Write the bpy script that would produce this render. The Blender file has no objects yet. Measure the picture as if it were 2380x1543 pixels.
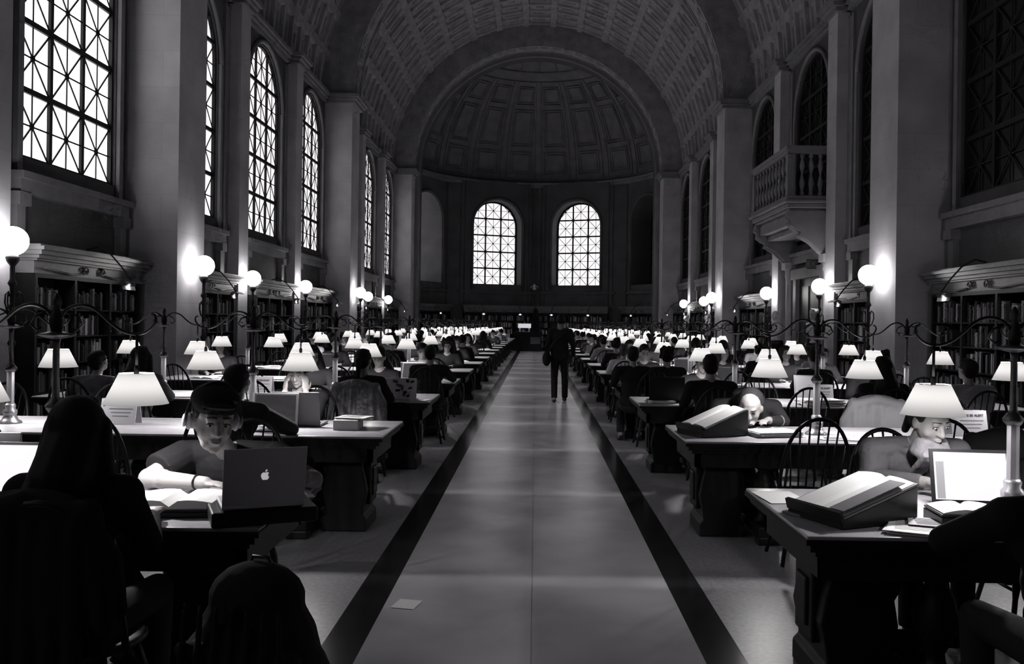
import bpy, math, random, re
from mathutils import Vector, Matrix, Euler
PI = math.pi
sin, cos = math.sin, math.cos
R = math.radians
S = bpy.context.scene
COL = S.collection

# ------------------------------------------------------------------ camera
F = 2100.0; CX, CY = 1245.0, 750.0; CH = 1.6; ROLL = R(0.8)
cam = bpy.data.objects.new('camera', bpy.data.cameras.new('camera'))
COL.objects.link(cam)
cam.location = (0, 0, CH)
cam.rotation_euler = (R(90), -ROLL, 0)
cam.data.sensor_width = 36.0
cam.data.sensor_fit = 'HORIZONTAL'
cam.data.lens = 36.0 * F / 2380.0
cam.data.shift_x = (1190 - CX) / 2380.0
cam.data.shift_y = (CY - 771.5) / 2380.0
cam.data.clip_end = 200
S.camera = cam

def W(px, py, Y):
    """world point at distance Y down the hall that the photograph shows at (px, py)"""
    dx, dy = px - CX, py - CY
    xr = dx * cos(ROLL) + dy * sin(ROLL)
    yd = -dx * sin(ROLL) + dy * cos(ROLL)
    return Vector((xr * Y / F, Y, CH - yd * Y / F))

# ------------------------------------------------------------------ exposure, sky
S.view_settings.view_transform = 'Standard'
S.view_settings.look = 'None'
S.view_settings.exposure = 0.0
S.view_settings.gamma = 1.0
w = bpy.data.worlds.new('evening_sky'); S.world = w; w.use_nodes = True
w.node_tree.nodes['Background'].inputs[0].default_value = (.9, .9, 1, 1)
w.node_tree.nodes['Background'].inputs[1].default_value = 0.35
S.cycles.max_bounces = 4
S.cycles.diffuse_bounces = 3
S.cycles.glossy_bounces = 2
S.cycles.transmission_bounces = 2
S.cycles.use_adaptive_sampling = True
S.cycles.adaptive_threshold = 0.06
S.cycles.adaptive_min_samples = 12
S.cycles.caustics_reflective = False
S.cycles.caustics_refractive = False
S.cycles.sample_clamp_indirect = 2.0
S.cycles.use_denoising = True
S.cycles.use_light_tree = True
WINDOW_GLOW = 1.05
GLOBE_GLOW = 24.0
BULB_W = 31.0

# ------------------------------------------------------------------ materials
MATS = {}
def mat(name, g, rough=.6, spec=.3, emit=0.0, bump=None, vary=None, tint=(1.0, .97, 1.04), metal=0.0, coat=0.0):
    if name in MATS: return MATS[name]
    m = bpy.data.materials.new(name); m.use_nodes = True
    nt = m.node_tree; b = nt.nodes['Principled BSDF']
    c = (g * tint[0], g * tint[1], g * tint[2], 1)
    b.inputs['Base Color'].default_value = c
    b.inputs['Roughness'].default_value = rough
    b.inputs['Specular IOR Level'].default_value = spec
    b.inputs['Metallic'].default_value = metal
    b.inputs['Coat Weight'].default_value = coat
    if emit:
        b.inputs['Emission Color'].default_value = (tint[0], tint[1], tint[2], 1)
        b.inputs['Emission Strength'].default_value = emit
    if vary or bump:
        tc = nt.nodes.new('ShaderNodeTexCoord')
    if vary:   # (noise scale, low factor, high factor)
        n = nt.nodes.new('ShaderNodeTexNoise'); n.inputs['Scale'].default_value = vary[0]
        n.inputs['Detail'].default_value = 5
        nt.links.new(tc.outputs['Object'], n.inputs['Vector'])
        r = nt.nodes.new('ShaderNodeValToRGB')
        r.color_ramp.elements[0].position = .3; r.color_ramp.elements[1].position = .7
        r.color_ramp.elements[0].color = tuple(min(1, x * vary[1]) for x in c[:3]) + (1,)
        r.color_ramp.elements[1].color = tuple(min(1, x * vary[2]) for x in c[:3]) + (1,)
        nt.links.new(n.outputs['Fac'], r.inputs['Fac'])
        nt.links.new(r.outputs['Color'], b.inputs['Base Color'])
    if bump:   # (noise scale, strength, distance)
        n2 = nt.nodes.new('ShaderNodeTexNoise'); n2.inputs['Scale'].default_value = bump[0]
        n2.inputs['Detail'].default_value = 4
        nt.links.new(tc.outputs['Object'], n2.inputs['Vector'])
        bp = nt.nodes.new('ShaderNodeBump'); bp.inputs['Strength'].default_value = bump[1]
        bp.inputs['Distance'].default_value = bump[2]
        nt.links.new(n2.outputs['Fac'], bp.inputs['Height'])
        nt.links.new(bp.outputs['Normal'], b.inputs['Normal'])
    MATS[name] = m
    return m

def stone_mat(name, g, bw=1.3, bh=.62, joint=.8, rough=.75):
    m = mat(name, g, rough, .2, vary=(1.3, .8, 1.12), bump=(40, .15, .01))
    nt = m.node_tree; b = nt.nodes['Principled BSDF']
    ramp = [n for n in nt.nodes if n.type == 'VALTORGB'][0]
    tc = [n for n in nt.nodes if n.type == 'TEX_COORD'][0]
    # fine ashlar joints: z and (x+y) make the courses on every vertical face
    sep = nt.nodes.new('ShaderNodeSeparateXYZ'); nt.links.new(tc.outputs['Object'], sep.inputs[0])
    ad = nt.nodes.new('ShaderNodeMath'); ad.operation = 'ADD'
    nt.links.new(sep.outputs['X'], ad.inputs[0]); nt.links.new(sep.outputs['Y'], ad.inputs[1])
    cb = nt.nodes.new('ShaderNodeCombineXYZ')
    nt.links.new(ad.outputs[0], cb.inputs['X']); nt.links.new(sep.outputs['Z'], cb.inputs['Y'])
    br = nt.nodes.new('ShaderNodeTexBrick')
    br.inputs['Scale'].default_value = 1.0
    br.inputs['Brick Width'].default_value = bw; br.inputs['Row Height'].default_value = bh
    br.inputs['Mortar Size'].default_value = .006; br.inputs['Mortar Smooth'].default_value = .6
    br.inputs['Color1'].default_value = (1, 1, 1, 1); br.inputs['Color2'].default_value = (.93, .93, .93, 1)
    br.inputs['Mortar'].default_value = (joint, joint, joint, 1)
    nt.links.new(cb.outputs[0], br.inputs['Vector'])
    mx = nt.nodes.new('ShaderNodeMix'); mx.data_type = 'RGBA'; mx.blend_type = 'MULTIPLY'
    mx.inputs['Factor'].default_value = 1.0
    nt.links.new(ramp.outputs['Color'], mx.inputs['A']); nt.links.new(br.outputs['Color'], mx.inputs['B'])
    nt.links.new(mx.outputs['Result'], b.inputs['Base Color'])
    return m

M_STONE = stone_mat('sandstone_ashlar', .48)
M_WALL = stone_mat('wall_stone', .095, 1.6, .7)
M_TRIM = mat('carved_stone', .20, .6, .25, vary=(3, .85, 1.1), bump=(25, .3, .01))
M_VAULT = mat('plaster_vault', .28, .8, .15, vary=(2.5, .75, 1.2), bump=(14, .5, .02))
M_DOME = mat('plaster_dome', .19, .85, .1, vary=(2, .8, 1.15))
M_CENTRE = mat('terrazzo_aisle', .60, .24, .6, vary=(1.1, .74, 1.2), bump=(60, .08, .004))
M_BORDER = mat('dark_marble_border', .018, .16, .6, vary=(4, .7, 1.5))
M_SIDE = mat('terrazzo_side', .25, .36, .45, vary=(35, .72, 1.22), bump=(60, .06, .003))
M_OAK = mat('dark_oak', .010, .45, .25, vary=(9, .7, 1.3), bump=(30, .2, .004))
M_TOP = mat('table_top_wood', .40, .30, .5, vary=(5, .8, 1.15))
M_CHAIR = mat('chair_varnish', .010, .42, .25, vary=(7, .7, 1.3))
M_IRON = mat('wrought_iron', .012, .5, .25)
M_BRASS = mat('lamp_column_metal', .45, .28, .5, metal=.85)
M_PAPER = mat('white_paper', .82, .7, .2, tint=(1, .985, .99))
def printed_mat():
    m = mat('printed_pages', .82, .7, .2, tint=(1, .985, .99)); nt = m.node_tree; b = nt.nodes['Principled BSDF']
    tc = nt.nodes.new('ShaderNodeTexCoord'); sp = nt.nodes.new('ShaderNodeSeparateXYZ'); nt.links.new(tc.outputs['Object'], sp.inputs[0])
    def mth(op, a, v):
        n = nt.nodes.new('ShaderNodeMath'); n.operation = op; nt.links.new(a, n.inputs[0]); n.inputs[1].default_value = v; return n.outputs[0]
    ln = mth('GREATER_THAN', mth('FRACT', mth('MULTIPLY', sp.outputs['Y'], 95), 0), .62)
    ab = mth('ABSOLUTE', sp.outputs['X'], 0)
    a1 = mth('GREATER_THAN', ab, .022); a2 = mth('LESS_THAN', ab, .15)
    def mul(a, c):
        n = nt.nodes.new('ShaderNodeMath'); n.operation = 'MULTIPLY'; nt.links.new(a, n.inputs[0]); nt.links.new(c, n.inputs[1]); return n.outputs[0]
    f = mul(mul(ln, a1), a2)
    mx = nt.nodes.new('ShaderNodeMix'); mx.data_type = 'RGBA'; nt.links.new(f, mx.inputs['Factor'])
    mx.inputs['A'].default_value = (.82, .81, .81, 1); mx.inputs['B'].default_value = (.68, .67, .68, 1)
    nt.links.new(mx.outputs['Result'], b.inputs['Base Color']); return m
M_PRINT = printed_mat()
M_INK = mat('printed_grey', .16, .8, .1)
M_INKLINE = mat('ink_black', .02, .8, .1)
M_BLACK = mat('black_plastic', .012, .4, .4)
M_ALU = mat('laptop_aluminium', .62, .4, .5, metal=.1)
M_LWHITE = mat('laptop_white', .75, .3, .5)
M_LGREY = mat('laptop_grey', .22, .4, .4)
M_SCREEN = mat('screen_bright', .05, .3, .4, emit=.95)
M_SCREEN_DIM = mat('screen_dim', .03, .25, .5, emit=.04)
M_LOGO = mat('laptop_logo_light', .7, .3, .4, emit=.38)
M_GLOBE = mat('globe_glass', .8, .3, .4, emit=GLOBE_GLOW, tint=(1, .985, .97))
M_BARS = mat('window_bars', .012, .6, .3)
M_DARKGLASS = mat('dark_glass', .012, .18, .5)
M_MARBLE = mat('bust_marble', .55, .5, .3, vary=(8, .85, 1.05))
M_SKIN = mat('skin_fair', .33, .5, .35, tint=(1.03, .98, .97))
M_SKIN2 = mat('skin_brown', .20, .5, .35, tint=(1.03, .98, .97))
M_HAIR = mat('hair_black', .011, .65, .15, bump=(90, .3, .003))
M_HAIR2 = mat('hair_grey_brown', .05, .5, .3, bump=(90, .5, .004))
M_CLOTH = {
    'black': mat('cloth_black', .020, .9, .1, bump=(60, .3, .003)),
    'charcoal': mat('cloth_charcoal', .035, .9, .1, bump=(60, .3, .003)),
    'grey': mat('cloth_grey', .15, .9, .1, bump=(60, .3, .003)),
    'pale': mat('cloth_pale', .36, .9, .1, bump=(60, .3, .003)),
    'white': mat('cloth_white', .6, .9, .1, bump=(60, .3, .003)),
    'jacket': mat('jacket_cloth', .06, .75, .2, bump=(22, .8, .01)),
    'scarf': mat('scarf_cloth', .17, .95, .1, bump=(30, .9, .008), vary=(18, .75, 1.15)),
    'dark': mat('cloth_dark', .016, .9, .1, bump=(60, .3, .003)),
    'denim': mat('cloth_denim', .03, .9, .1),
}
M_LENS = mat('eye_white', .6, .2, .5)
M_BOOKS = [mat('book_cloth_%s' % n, g, .7, .2) for n, g in
           (('black', .015), ('brown', .05), ('grey', .13), ('tan', .26), ('cream', .48))]

def window_glow_mat(name='lit_window_glass', WINDOW_GLOW=WINDOW_GLOW):
    m = bpy.data.materials.new(name); m.use_nodes = True
    nt = m.node_tree; b = nt.nodes['Principled BSDF']
    b.inputs['Base Color'].default_value = (.4, .4, .41, 1)
    b.inputs['Roughness'].default_value = .25
    tc = nt.nodes.new('ShaderNodeTexCoord')
    n = nt.nodes.new('ShaderNodeTexNoise'); n.inputs['Scale'].default_value = .9
    mp = nt.nodes.new('ShaderNodeMapping'); mp.inputs['Scale'].default_value = (2.2, 2.2, .35)
    nt.links.new(tc.outputs['Object'], mp.inputs[0]); nt.links.new(mp.outputs[0], n.inputs['Vector'])
    r = nt.nodes.new('ShaderNodeMapRange')
    r.inputs['From Min'].default_value = .3; r.inputs['From Max'].default_value = .7
    r.inputs['To Min'].default_value = WINDOW_GLOW * .86; r.inputs['To Max'].default_value = WINDOW_GLOW * 1.1
    nt.links.new(n.outputs['Fac'], r.inputs['Value'])
    b.inputs['Emission Color'].default_value = (1, .975, .985, 1)
    nt.links.new(r.outputs[0], b.inputs['Emission Strength'])
    return m
M_GLASS = window_glow_mat()
M_GLASS_NEAR = window_glow_mat('lit_window_glass_open_sky', 2.0)
M_GLASS_BEHIND = window_glow_mat('lit_window_glass_bright_sky', 1.3)  # unseen windows behind the camera, glow tuned for the light they add

def shade_mat():
    m = bpy.data.materials.new('lamp_shade_white'); m.use_nodes = True
    nt = m.node_tree; nt.nodes.remove(nt.nodes['Principled BSDF'])
    out = [n for n in nt.nodes if n.type == 'OUTPUT_MATERIAL'][0]
    d = nt.nodes.new('ShaderNodeBsdfDiffuse'); d.inputs[0].default_value = (.62, .61, .61, 1)
    t = nt.nodes.new('ShaderNodeBsdfTranslucent'); t.inputs[0].default_value = (1, .985, .98, 1)
    mx = nt.nodes.new('ShaderNodeMixShader'); mx.inputs[0].default_value = .0142
    nt.links.new(d.outputs[0], mx.inputs[1]); nt.links.new(t.outputs[0], mx.inputs[2])
    nt.links.new(mx.outputs[0], out.inputs[0])
    return m
M_SHADE = shade_mat()

# ------------------------------------------------------------------ mesh builder
class MB:
    def __init__(s): s.v = []; s.f = []; s.sm = []
    def add(s, vs, fs, smooth=False):
        o = len(s.v); s.v += [tuple(p) for p in vs]
        s.f += [tuple(i + o for i in f) for f in fs]; s.sm += [smooth] * len(fs); return s
    def box(s, c, sz, rot=None):
        x, y, z = sz[0] / 2, sz[1] / 2, sz[2] / 2
        vs = [Vector(p) for p in ((-x,-y,-z),(x,-y,-z),(x,y,-z),(-x,y,-z),(-x,-y,z),(x,-y,z),(x,y,z),(-x,y,z))]
        if rot is not None:
            if not isinstance(rot, Matrix): rot = Euler(rot).to_matrix()
            vs = [rot @ p for p in vs]
        c = Vector(c)
        return s.add([p + c for p in vs], [(0,3,2,1),(4,5,6,7),(0,1,5,4),(1,2,6,5),(2,3,7,6),(3,0,4,7)])
    def b2(s, a, b):
        return s.box([(a[i] + b[i]) / 2 for i in range(3)], [abs(b[i] - a[i]) for i in range(3)])
    def lathe(s, prof, c=(0,0,0), n=16, rot=None, smooth=True, cap=True):
        vs = []; fs = []; c = Vector(c)
        for r, z in prof:
            for k in range(n):
                a = 2 * PI * k / n; p = Vector((r * cos(a), r * sin(a), z))
                if rot is not None: p = rot @ p
                vs.append(p + c)
        m = len(prof)
        for i in range(m - 1):
            for k in range(n):
                k2 = (k + 1) % n
                fs.append((i*n+k, i*n+k2, (i+1)*n+k2, (i+1)*n+k))
        if cap:
            fs.append(tuple(reversed(range(n)))); fs.append(tuple((m-1)*n+k for k in range(n)))
        return s.add(vs, fs, smooth)
    def cyl(s, a, b, r0, r1=None, n=10, smooth=True):
        a, b = Vector(a), Vector(b); d = b - a
        if d.length < 1e-6: return s
        q = d.to_track_quat('Z', 'Y').to_matrix()
        return s.lathe([(r0, 0), (r0 if r1 is None else r1, d.length)], a, n, q, smooth)
    def tube(s, pts, r, n=8, smooth=True):
        pts = [Vector(p) for p in pts]; m = len(pts); vs = []; fs = []
        up = None
        for i, p in enumerate(pts):
            t = (pts[min(i+1, m-1)] - pts[max(i-1, 0)]).normalized()
            if up is None:
                up = t.orthogonal().normalized()
            up = (up - t * up.dot(t)).normalized(); sd = t.cross(up)
            rr = r(i / (m - 1)) if callable(r) else r
            for k in range(n):
                a = 2 * PI * k / n
                vs.append(p + up * cos(a) * rr + sd * sin(a) * rr)
        for i in range(m - 1):
            for k in range(n):
                k2 = (k + 1) % n
                fs.append((i*n+k, i*n+k2, (i+1)*n+k2, (i+1)*n+k))
        fs.append(tuple(reversed(range(n)))); fs.append(tuple((m-1)*n+k for k in range(n)))
        return s.add(vs, fs, smooth)
    def ell(s, c, r, rot=None, n=14, m=9):
        c = Vector(c)
        if not hasattr(r, '__len__'): r = (r, r, r)
        vs = []; fs = []
        def P(x, y, z):
            p = Vector((x * r[0], y * r[1], z * r[2]))
            if rot is not None: p = rot @ p
            return p + c
        vs.append(P(0, 0, -1))
        for i in range(1, m):
            t = -PI / 2 + PI * i / m
            for k in range(n):
                a = 2 * PI * k / n; vs.append(P(cos(t) * cos(a), cos(t) * sin(a), sin(t)))
        vs.append(P(0, 0, 1)); L = len(vs) - 1
        for k in range(n):
            k2 = (k + 1) % n
            fs.append((0, 1 + k2, 1 + k)); fs.append((L, 1 + (m-2)*n + k, 1 + (m-2)*n + k2))
            for i in range(m - 2):
                fs.append((1+i*n+k, 1+i*n+k2, 1+(i+1)*n+k2, 1+(i+1)*n+k))
        return s.add(vs, fs, True)
    def cap(s, a, b, ra, rb=None):          # rounded tapering limb
        if rb is None: rb = ra
        s.cyl(a, b, ra, rb, 12); s.ell(a, ra, n=12, m=8); s.ell(b, rb, n=12, m=8); return s
    def extrude(s, poly, axis_pts, smooth=False):
        """poly: closed list of 2-D points; axis_pts: function (u, v, t in 0..1) -> 3-D"""
        n = len(poly)
        vs = [axis_pts(u, v, 0) for u, v in poly] + [axis_pts(u, v, 1) for u, v in poly]
        fs = [tuple(reversed(range(n))), tuple(range(n, 2 * n))] + [(i, (i+1) % n, n + (i+1) % n, n + i) for i in range(n)]
        return s.add(vs, fs, smooth)
    def xf(s, M):
        s.v = [tuple(M @ Vector(p)) for p in s.v]; return s
    def mesh(s, name, m):
        me = bpy.data.meshes.new(name); me.from_pydata(s.v, [], s.f)
        me.polygons.foreach_set('use_smooth', s.sm)
        if m is not None: me.materials.append(m)
        me.update(); return me
    def obj(s, name, m, parent=None, loc=None, rot=None, bevel=0):
        o = bpy.data.objects.new(name, s.mesh(name, m)); COL.objects.link(o)
        if parent is not None: o.parent = parent
        if loc is not None: o.location = loc
        if rot is not None: o.rotation_euler = rot
        if bevel:
            md = o.modifiers.new('edge', 'BEVEL'); md.width = bevel; md.segments = 2
            md.limit_method = 'ANGLE'
        return o
    def remesh(s, name, m, vox, parent=None, smooth=6):
        o = s.obj(name, m, None)
        md = o.modifiers.new('r', 'REMESH'); md.mode = 'VOXEL'; md.voxel_size = vox; md.use_smooth_shade = True
        if smooth:
            ms = o.modifiers.new('s', 'SMOOTH'); ms.iterations = smooth; ms.factor = .5
        dg = bpy.context.evaluated_depsgraph_get(); dg.update()
        me = bpy.data.meshes.new_from_object(o.evaluated_get(dg))
        me.name = name
        o.modifiers.clear(); old = o.data; o.data = me; bpy.data.meshes.remove(old)
        if not me.materials: me.materials.append(m)
        if parent is not None: o.parent = parent
        return o

def side_words(x):
    for a, b in (('on the left of the aisle', 'on the window side of the aisle'), ('on the right of the aisle', 'on the balcony side of the aisle'), ('on the left', 'on the window side'), ('on the right', 'on the balcony side'),
                 ('left', 'window-side'), ('right', 'balcony-side')): x = re.sub(r'\b%s\b' % a, b, x)
    return x
def tag(o, label, cat, group=None):
    o['label'] = side_words(label); o['category'] = cat
    if group: o['group'] = group
    return o
def struct(o, label=None):
    o['kind'] = 'structure'
    if label: o['label'] = label
    return o
def thing(name, label, cat, loc=(0,0,0), rz=0, group=None):
    o = bpy.data.objects.new(name, None); o.empty_display_size = .1; COL.objects.link(o)
    o.location = loc; o.rotation_euler = (0, 0, rz)
    return tag(o, label, cat, group)
def dup(root, loc, rz, label, group=None, lights=True):
    def cp(o, par):
        if o.type == 'LIGHT' and not lights: return None
        c = o.copy(); COL.objects.link(c)
        if par is not None: c.parent = par
        for ch in kids.get(o, []): cp(ch, c)
        return c
    kids = {}
    def walk(o):
        kids[o] = list(o.children)
        for c in kids[o]: walk(c)
    walk(root)
    r = cp(root, None); r.location = loc; r.rotation_euler = (0, 0, rz)
    r['label'] = side_words(label)
    if group: r['group'] = group
    return r
ORD = ['first', 'second', 'third', 'fourth', 'fifth', 'sixth', 'seventh', 'eighth', 'ninth', 'tenth',
       'eleventh', 'twelfth', 'thirteenth', 'fourteenth', 'fifteenth', 'sixteenth']
SIDE = {-1: 'left', 1: 'right'}

# ================================================================== THE HALL
XW, XG = 7.12, 7.21          # wall face, glass plane
XMAJ, XMIN = 6.2, 6.85       # pier faces
BAY, B0 = 4.83, 13.8
SILL, SPRING, WR = 3.8, 7.24, 1.41
Y0, Y1 = -9.0, 45.95
ZSP = 9.1
bayY = lambda k: B0 + BAY * k
majors = [bayY(k) - BAY / 2 for k in (-5 + 1, 1 - 0, 4, 7) if True]
majors = [bayY(1) - BAY/2 + 3 * BAY * j for j in (-1, 0, 1, 2)]    # 1.7, 16.2, 30.7, 45.2
minors = [y for y in [bayY(k) + BAY / 2 for k in range(-5, 7)] if min(abs(y - m) for m in majors) > .5]

# ---- floor: centre aisle, dark borders, side fields
fl = MB(); fl.b2((-8, Y0, -.2), (-1.03, 55, 0)); fl.b2((1.03, Y0, -.2), (8, 55, 0))
struct(fl.obj('floor', M_SIDE))
ais = MB(); ais.b2((-.83, Y0, -.2), (-.004, 55, 0)); ais.b2((.004, Y0, -.2), (.83, 55, 0)); ais.b2((-.01, Y0, -.2), (.01, 55, -.003))
struct(ais.obj('floor_aisle', M_CENTRE))
bd = MB()
for s in (-1, 1):
    y = Y0
    bd.b2((s * .83, Y0, -.2), (s * 1.03, 55, .0005))
struct(bd.obj('floor_border', M_BORDER))
M_BAND = mat('terrazzo_band', .22, .34, .45, vary=(30, .8, 1.2))
bn = MB()
for k in range(0, 9):
    yb = 3.0 + k * 5.8 + 2.75
    for s in (-1, 1):
        bn.b2((s * 1.03, yb, -.1), (s * 6.9, yb + .14, .0008))
struct(bn.obj('floor_band', M_BAND))

# ---- walls with arched openings
def arch_panel(a0, a1, z0, z1, holes, fn, depth, nseg=20):
    """wall sheet in (a, z) with arched holes (centre, half width, sill, spring); fn(a, z, d) -> point"""
    mb = MB(); cur = a0
    def q(p): mb.add([fn(*x) for x in p], [tuple(range(len(p)))])
    for (c, r, sill, spr) in sorted(holes):
        l, rr = c - r, c + r
        q([(cur, z0, 0), (l, z0, 0), (l, z1, 0), (cur, z1, 0)])
        q([(l, z0, 0), (rr, z0, 0), (rr, sill, 0), (l, sill, 0)])
        arc = [(c - r * cos(PI * i / nseg), spr + r * sin(PI * i / nseg)) for i in range(nseg + 1)]
        for i in range(nseg):
            q([(arc[i][0], arc[i][1], 0), (arc[i+1][0], arc[i+1][1], 0), (arc[i+1][0], z1, 0), (arc[i][0], z1, 0)])
        ring = [(l, sill)] + arc + [(rr, sill)]
        for i in range(len(ring)):
            a, b = ring[i], ring[(i + 1) % len(ring)]
            q([(a[0], a[1], 0), (b[0], b[1], 0), (b[0], b[1], depth), (a[0], a[1], depth)])
        cur = rr
    q([(cur, z0, 0), (a1, z0, 0), (a1, z1, 0), (cur, z1, 0)])
    return mb

for s in (-1, 1):
    holes = [(bayY(k), WR, SILL, SPRING) for k in range(-4, 7) if Y0 + 1.5 < bayY(k) < Y1 - 1.5]
    mb = arch_panel(Y0, Y1, 0, ZSP, holes, lambda a, z, d: (s * (XW + d), a, z), .40)
    mb.b2((s * 7.4, Y0, 0), (s * 7.6, Y1, SILL - .05))
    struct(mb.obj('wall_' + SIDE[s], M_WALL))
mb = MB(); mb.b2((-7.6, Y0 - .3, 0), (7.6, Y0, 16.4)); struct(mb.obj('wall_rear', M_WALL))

# ---- piers
n_trim = 0
def pier(s, y, x, w, z1=ZSP):
    mb = MB()
    mb.b2((s * x, y - w / 2, 0), (s * XW + s * .02, y + w / 2, z1))
    mb.b2((s * (x - .03), y - w / 2 - .03, 0), (s * XW, y + w / 2 + .03, .35))
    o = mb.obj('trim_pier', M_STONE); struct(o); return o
for s in (-1, 1):
    for y in majors:
        if y + .6 < Y1 + .1: pier(s, y, XMAJ, 1.25)
    for y in minors:
        pier(s, y, XMIN - .02, .66)
    # stepped reveals beside the minor piers
    for y in minors:
        mb = MB()
        for e in (-1, 1):
            mb.b2((s * (XW - .035), y + e * .33, 0), (s * XW, y + e * .52, 8.7))
            mb.b2((s * (XW - .06), y + e * .60, 0), (s * XW, y + e * .70, 8.7))
        struct(mb.obj('trim_reveal', M_TRIM))

# ---- window surround: sill band, pilasters below, casing
for s in (-1, 1):
    for k in range(-4, 7):
        yc = bayY(k)
        if yc < Y0 + 2: continue
        mb = MB()
        mb.b2((s * (XW - .16), yc - 1.62, 3.27), (s * XW, yc + 1.62, 3.50))
        mb.b2((s * (XW - .22), yc - 1.66, 3.46), (s * XW, yc + 1.66, 3.56))
        for e in (-1, 1):
            mb.b2((s * (XW - .11), yc + e * 1.62, 0), (s * XW, yc + e * 1.42, 3.28))
            mb.b2((s * (XW - .17), yc + e * 1.66, 3.10), (s * XW, yc + e * 1.38, 3.28))
            mb.b2((s * (XW - .07), yc + e * 1.56, 3.5), (s * XW, yc + e * 1.43, SPRING))
        # arch moulding
        pts = [(s * (XW - .03), yc - 1.5 * cos(PI * i / 24), SPRING + 1.5 * sin(PI * i / 24)) for i in range(25)]
        mb.tube(pts, .06, 6)
        struct(mb.obj('trim_window', M_TRIM))

# ---- windows
def clip_seg(a, b, inside, n=60):
    ts = [i / n for i in range(n + 1) if inside(a[0] + (b[0]-a[0]) * i / n, a[1] + (b[1]-a[1]) * i / n)]
    if len(ts) < 2: return None
    t0, t1 = ts[0], ts[-1]
    L = lambda t: (a[0] + (b[0]-a[0]) * t, a[1] + (b[1]-a[1]) * t)
    return L(t0), L(t1)
def window_meshes():
    """local frame: u across (x), depth (y), z up from the sill"""
    H = SPRING - SILL; r = WR
    ins = lambda u, z: abs(u) <= r and z >= 0 and (z <= H or u*u + (z-H)**2 <= r*r)
    fr = MB()
    c = .94
    def bar(a, b, wd, dp):
        sg = clip_seg(a, b, ins)
        if not sg: return
        (x0, z0), (x1, z1) = sg
        L = math.hypot(x1-x0, z1-z0)
        if L < .03: return
        an = math.atan2(z1-z0, x1-x0)
        fr.box(((x0+x1)/2, 0, (z0+z1)/2), (L, dp, wd), (0, -an, 0))
    for i in range(1, 3): bar((-r + i*c, 0), (-r + i*c, H + r), .080, .045)
    for j in range(1, 6): bar((-r, j*.97), (r, j*.97), .080, .045)
    ring = [(-r, 0)] + [(-r*cos(PI*i/24), H + r*sin(PI*i/24)) for i in range(25)] + [(r, 0)]
    for i in range(len(ring)):
        a, b = ring[i], ring[(i+1) % len(ring)]
        L = math.hypot(b[0]-a[0], b[1]-a[1]) + .04; an = math.atan2(b[1]-a[1], b[0]-a[0])
        fr.box(((a[0]+b[0])/2, 0, (a[1]+b[1])/2), (L, .08, .08), (0, -an, 0))
    for i in range(3):
        for j in range(5):
            x0 = -r + i*c; z0 = j*.97; x1 = x0+c; z1 = z0+.97; xm = (x0+x1)/2; zm = (z0+z1)/2
            bar((x0, z0), (x1, z1), .026, .014); bar((x0, z1), (x1, z0), .026, .014)
            bar((xm, z0), (xm, z1), .022, .014); bar((x0, zm), (x1, zm), .022, .014)
            if ins(xm, zm): fr.cyl((xm, -.015, zm), (xm, .015, zm), .045, .045, 10)
            for (qx, qz) in ((x0, z0), (x1, z1)):
                if ins(qx, qz) and abs(qx) < r - .1: fr.box((qx, 0, qz), (.13, .04, .13), (0, PI/4, 0))
    frame = fr.mesh('frame', M_BARS)
    gl = MB()
    poly = ring
    gl.add([(u, .028, z) for u, z in poly], [tuple(range(len(poly)))])
    return frame, gl.mesh('pane', M_GLASS), gl.mesh('pane', M_DARKGLASS), gl.mesh('pane', M_GLASS_NEAR), gl.mesh('pane', M_GLASS_BEHIND)
wf, wg, wd, wg1, wg2 = window_meshes()
wn = 0
def window(loc, rz, lit, label):
    global wn; wn += 1
    e = bpy.data.objects.new('window_%d' % wn, None); COL.objects.link(e)
    e.location = loc; e.rotation_euler = (0, 0, rz); struct(e)
    for nm, me in (('frame', wf), ('pane', (wd, wg, wg1, wg2)[int(lit)])):
        o = bpy.data.objects.new(nm, me); COL.objects.link(o); o.parent = e
for s in (-1, 1):
    for k in range(-4, 7):
        if bayY(k) < Y0 + 2: continue
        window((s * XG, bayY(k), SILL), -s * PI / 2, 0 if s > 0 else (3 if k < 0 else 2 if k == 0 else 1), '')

# ---- barrel vault with coffers
def vault():
    mb = MB(); Rv = XW; na = 17; nseg = na
    rows = []
    y = Y0; rowlen = .86
    A = [PI * i / na for i in range(na + 1)]
    def P(a, y, r): return (-r * cos(a), y, ZSP + r * sin(a))
    ny = int((Y1 - Y0) / rowlen); rowlen = (Y1 - Y0) / ny
    for j in range(ny):
        ya = Y0 + j * rowlen; yb = ya + rowlen
        for i in range(na):
            a0, a1 = A[i], A[i+1]
            if (i * 7 + j * 3) % 5 == 0: ins = [(.12, 0), (.17, .09), (.36, .09), (.40, .02)]
            else: ins = [(.10, 0), (.14, .10), (.27, .10), (.31, .17)]
            prev = [(0, 0)] + ins
            def ring(m, d):
                aw = (a1 - a0) * m; yw = rowlen * m
                return [P(a0+aw, ya+yw, Rv+d), P(a1-aw, ya+yw, Rv+d), P(a1-aw, yb-yw, Rv+d), P(a0+aw, yb-yw, Rv+d)]
            rs = [ring(m, d) for m, d in prev]
            vs = [p for r_ in rs for p in r_]; fs = []
            for q in range(len(rs) - 1):
                for t in range(4):
                    t2 = (t + 1) % 4
                    fs.append((q*4+t, q*4+t2, (q+1)*4+t2, (q+1)*4+t))
            fs.append(tuple((len(rs)-1)*4+t for t in range(4)))
            mb.add(vs, fs)
    return mb
struct(vault().obj('ceiling', M_VAULT))
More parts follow.
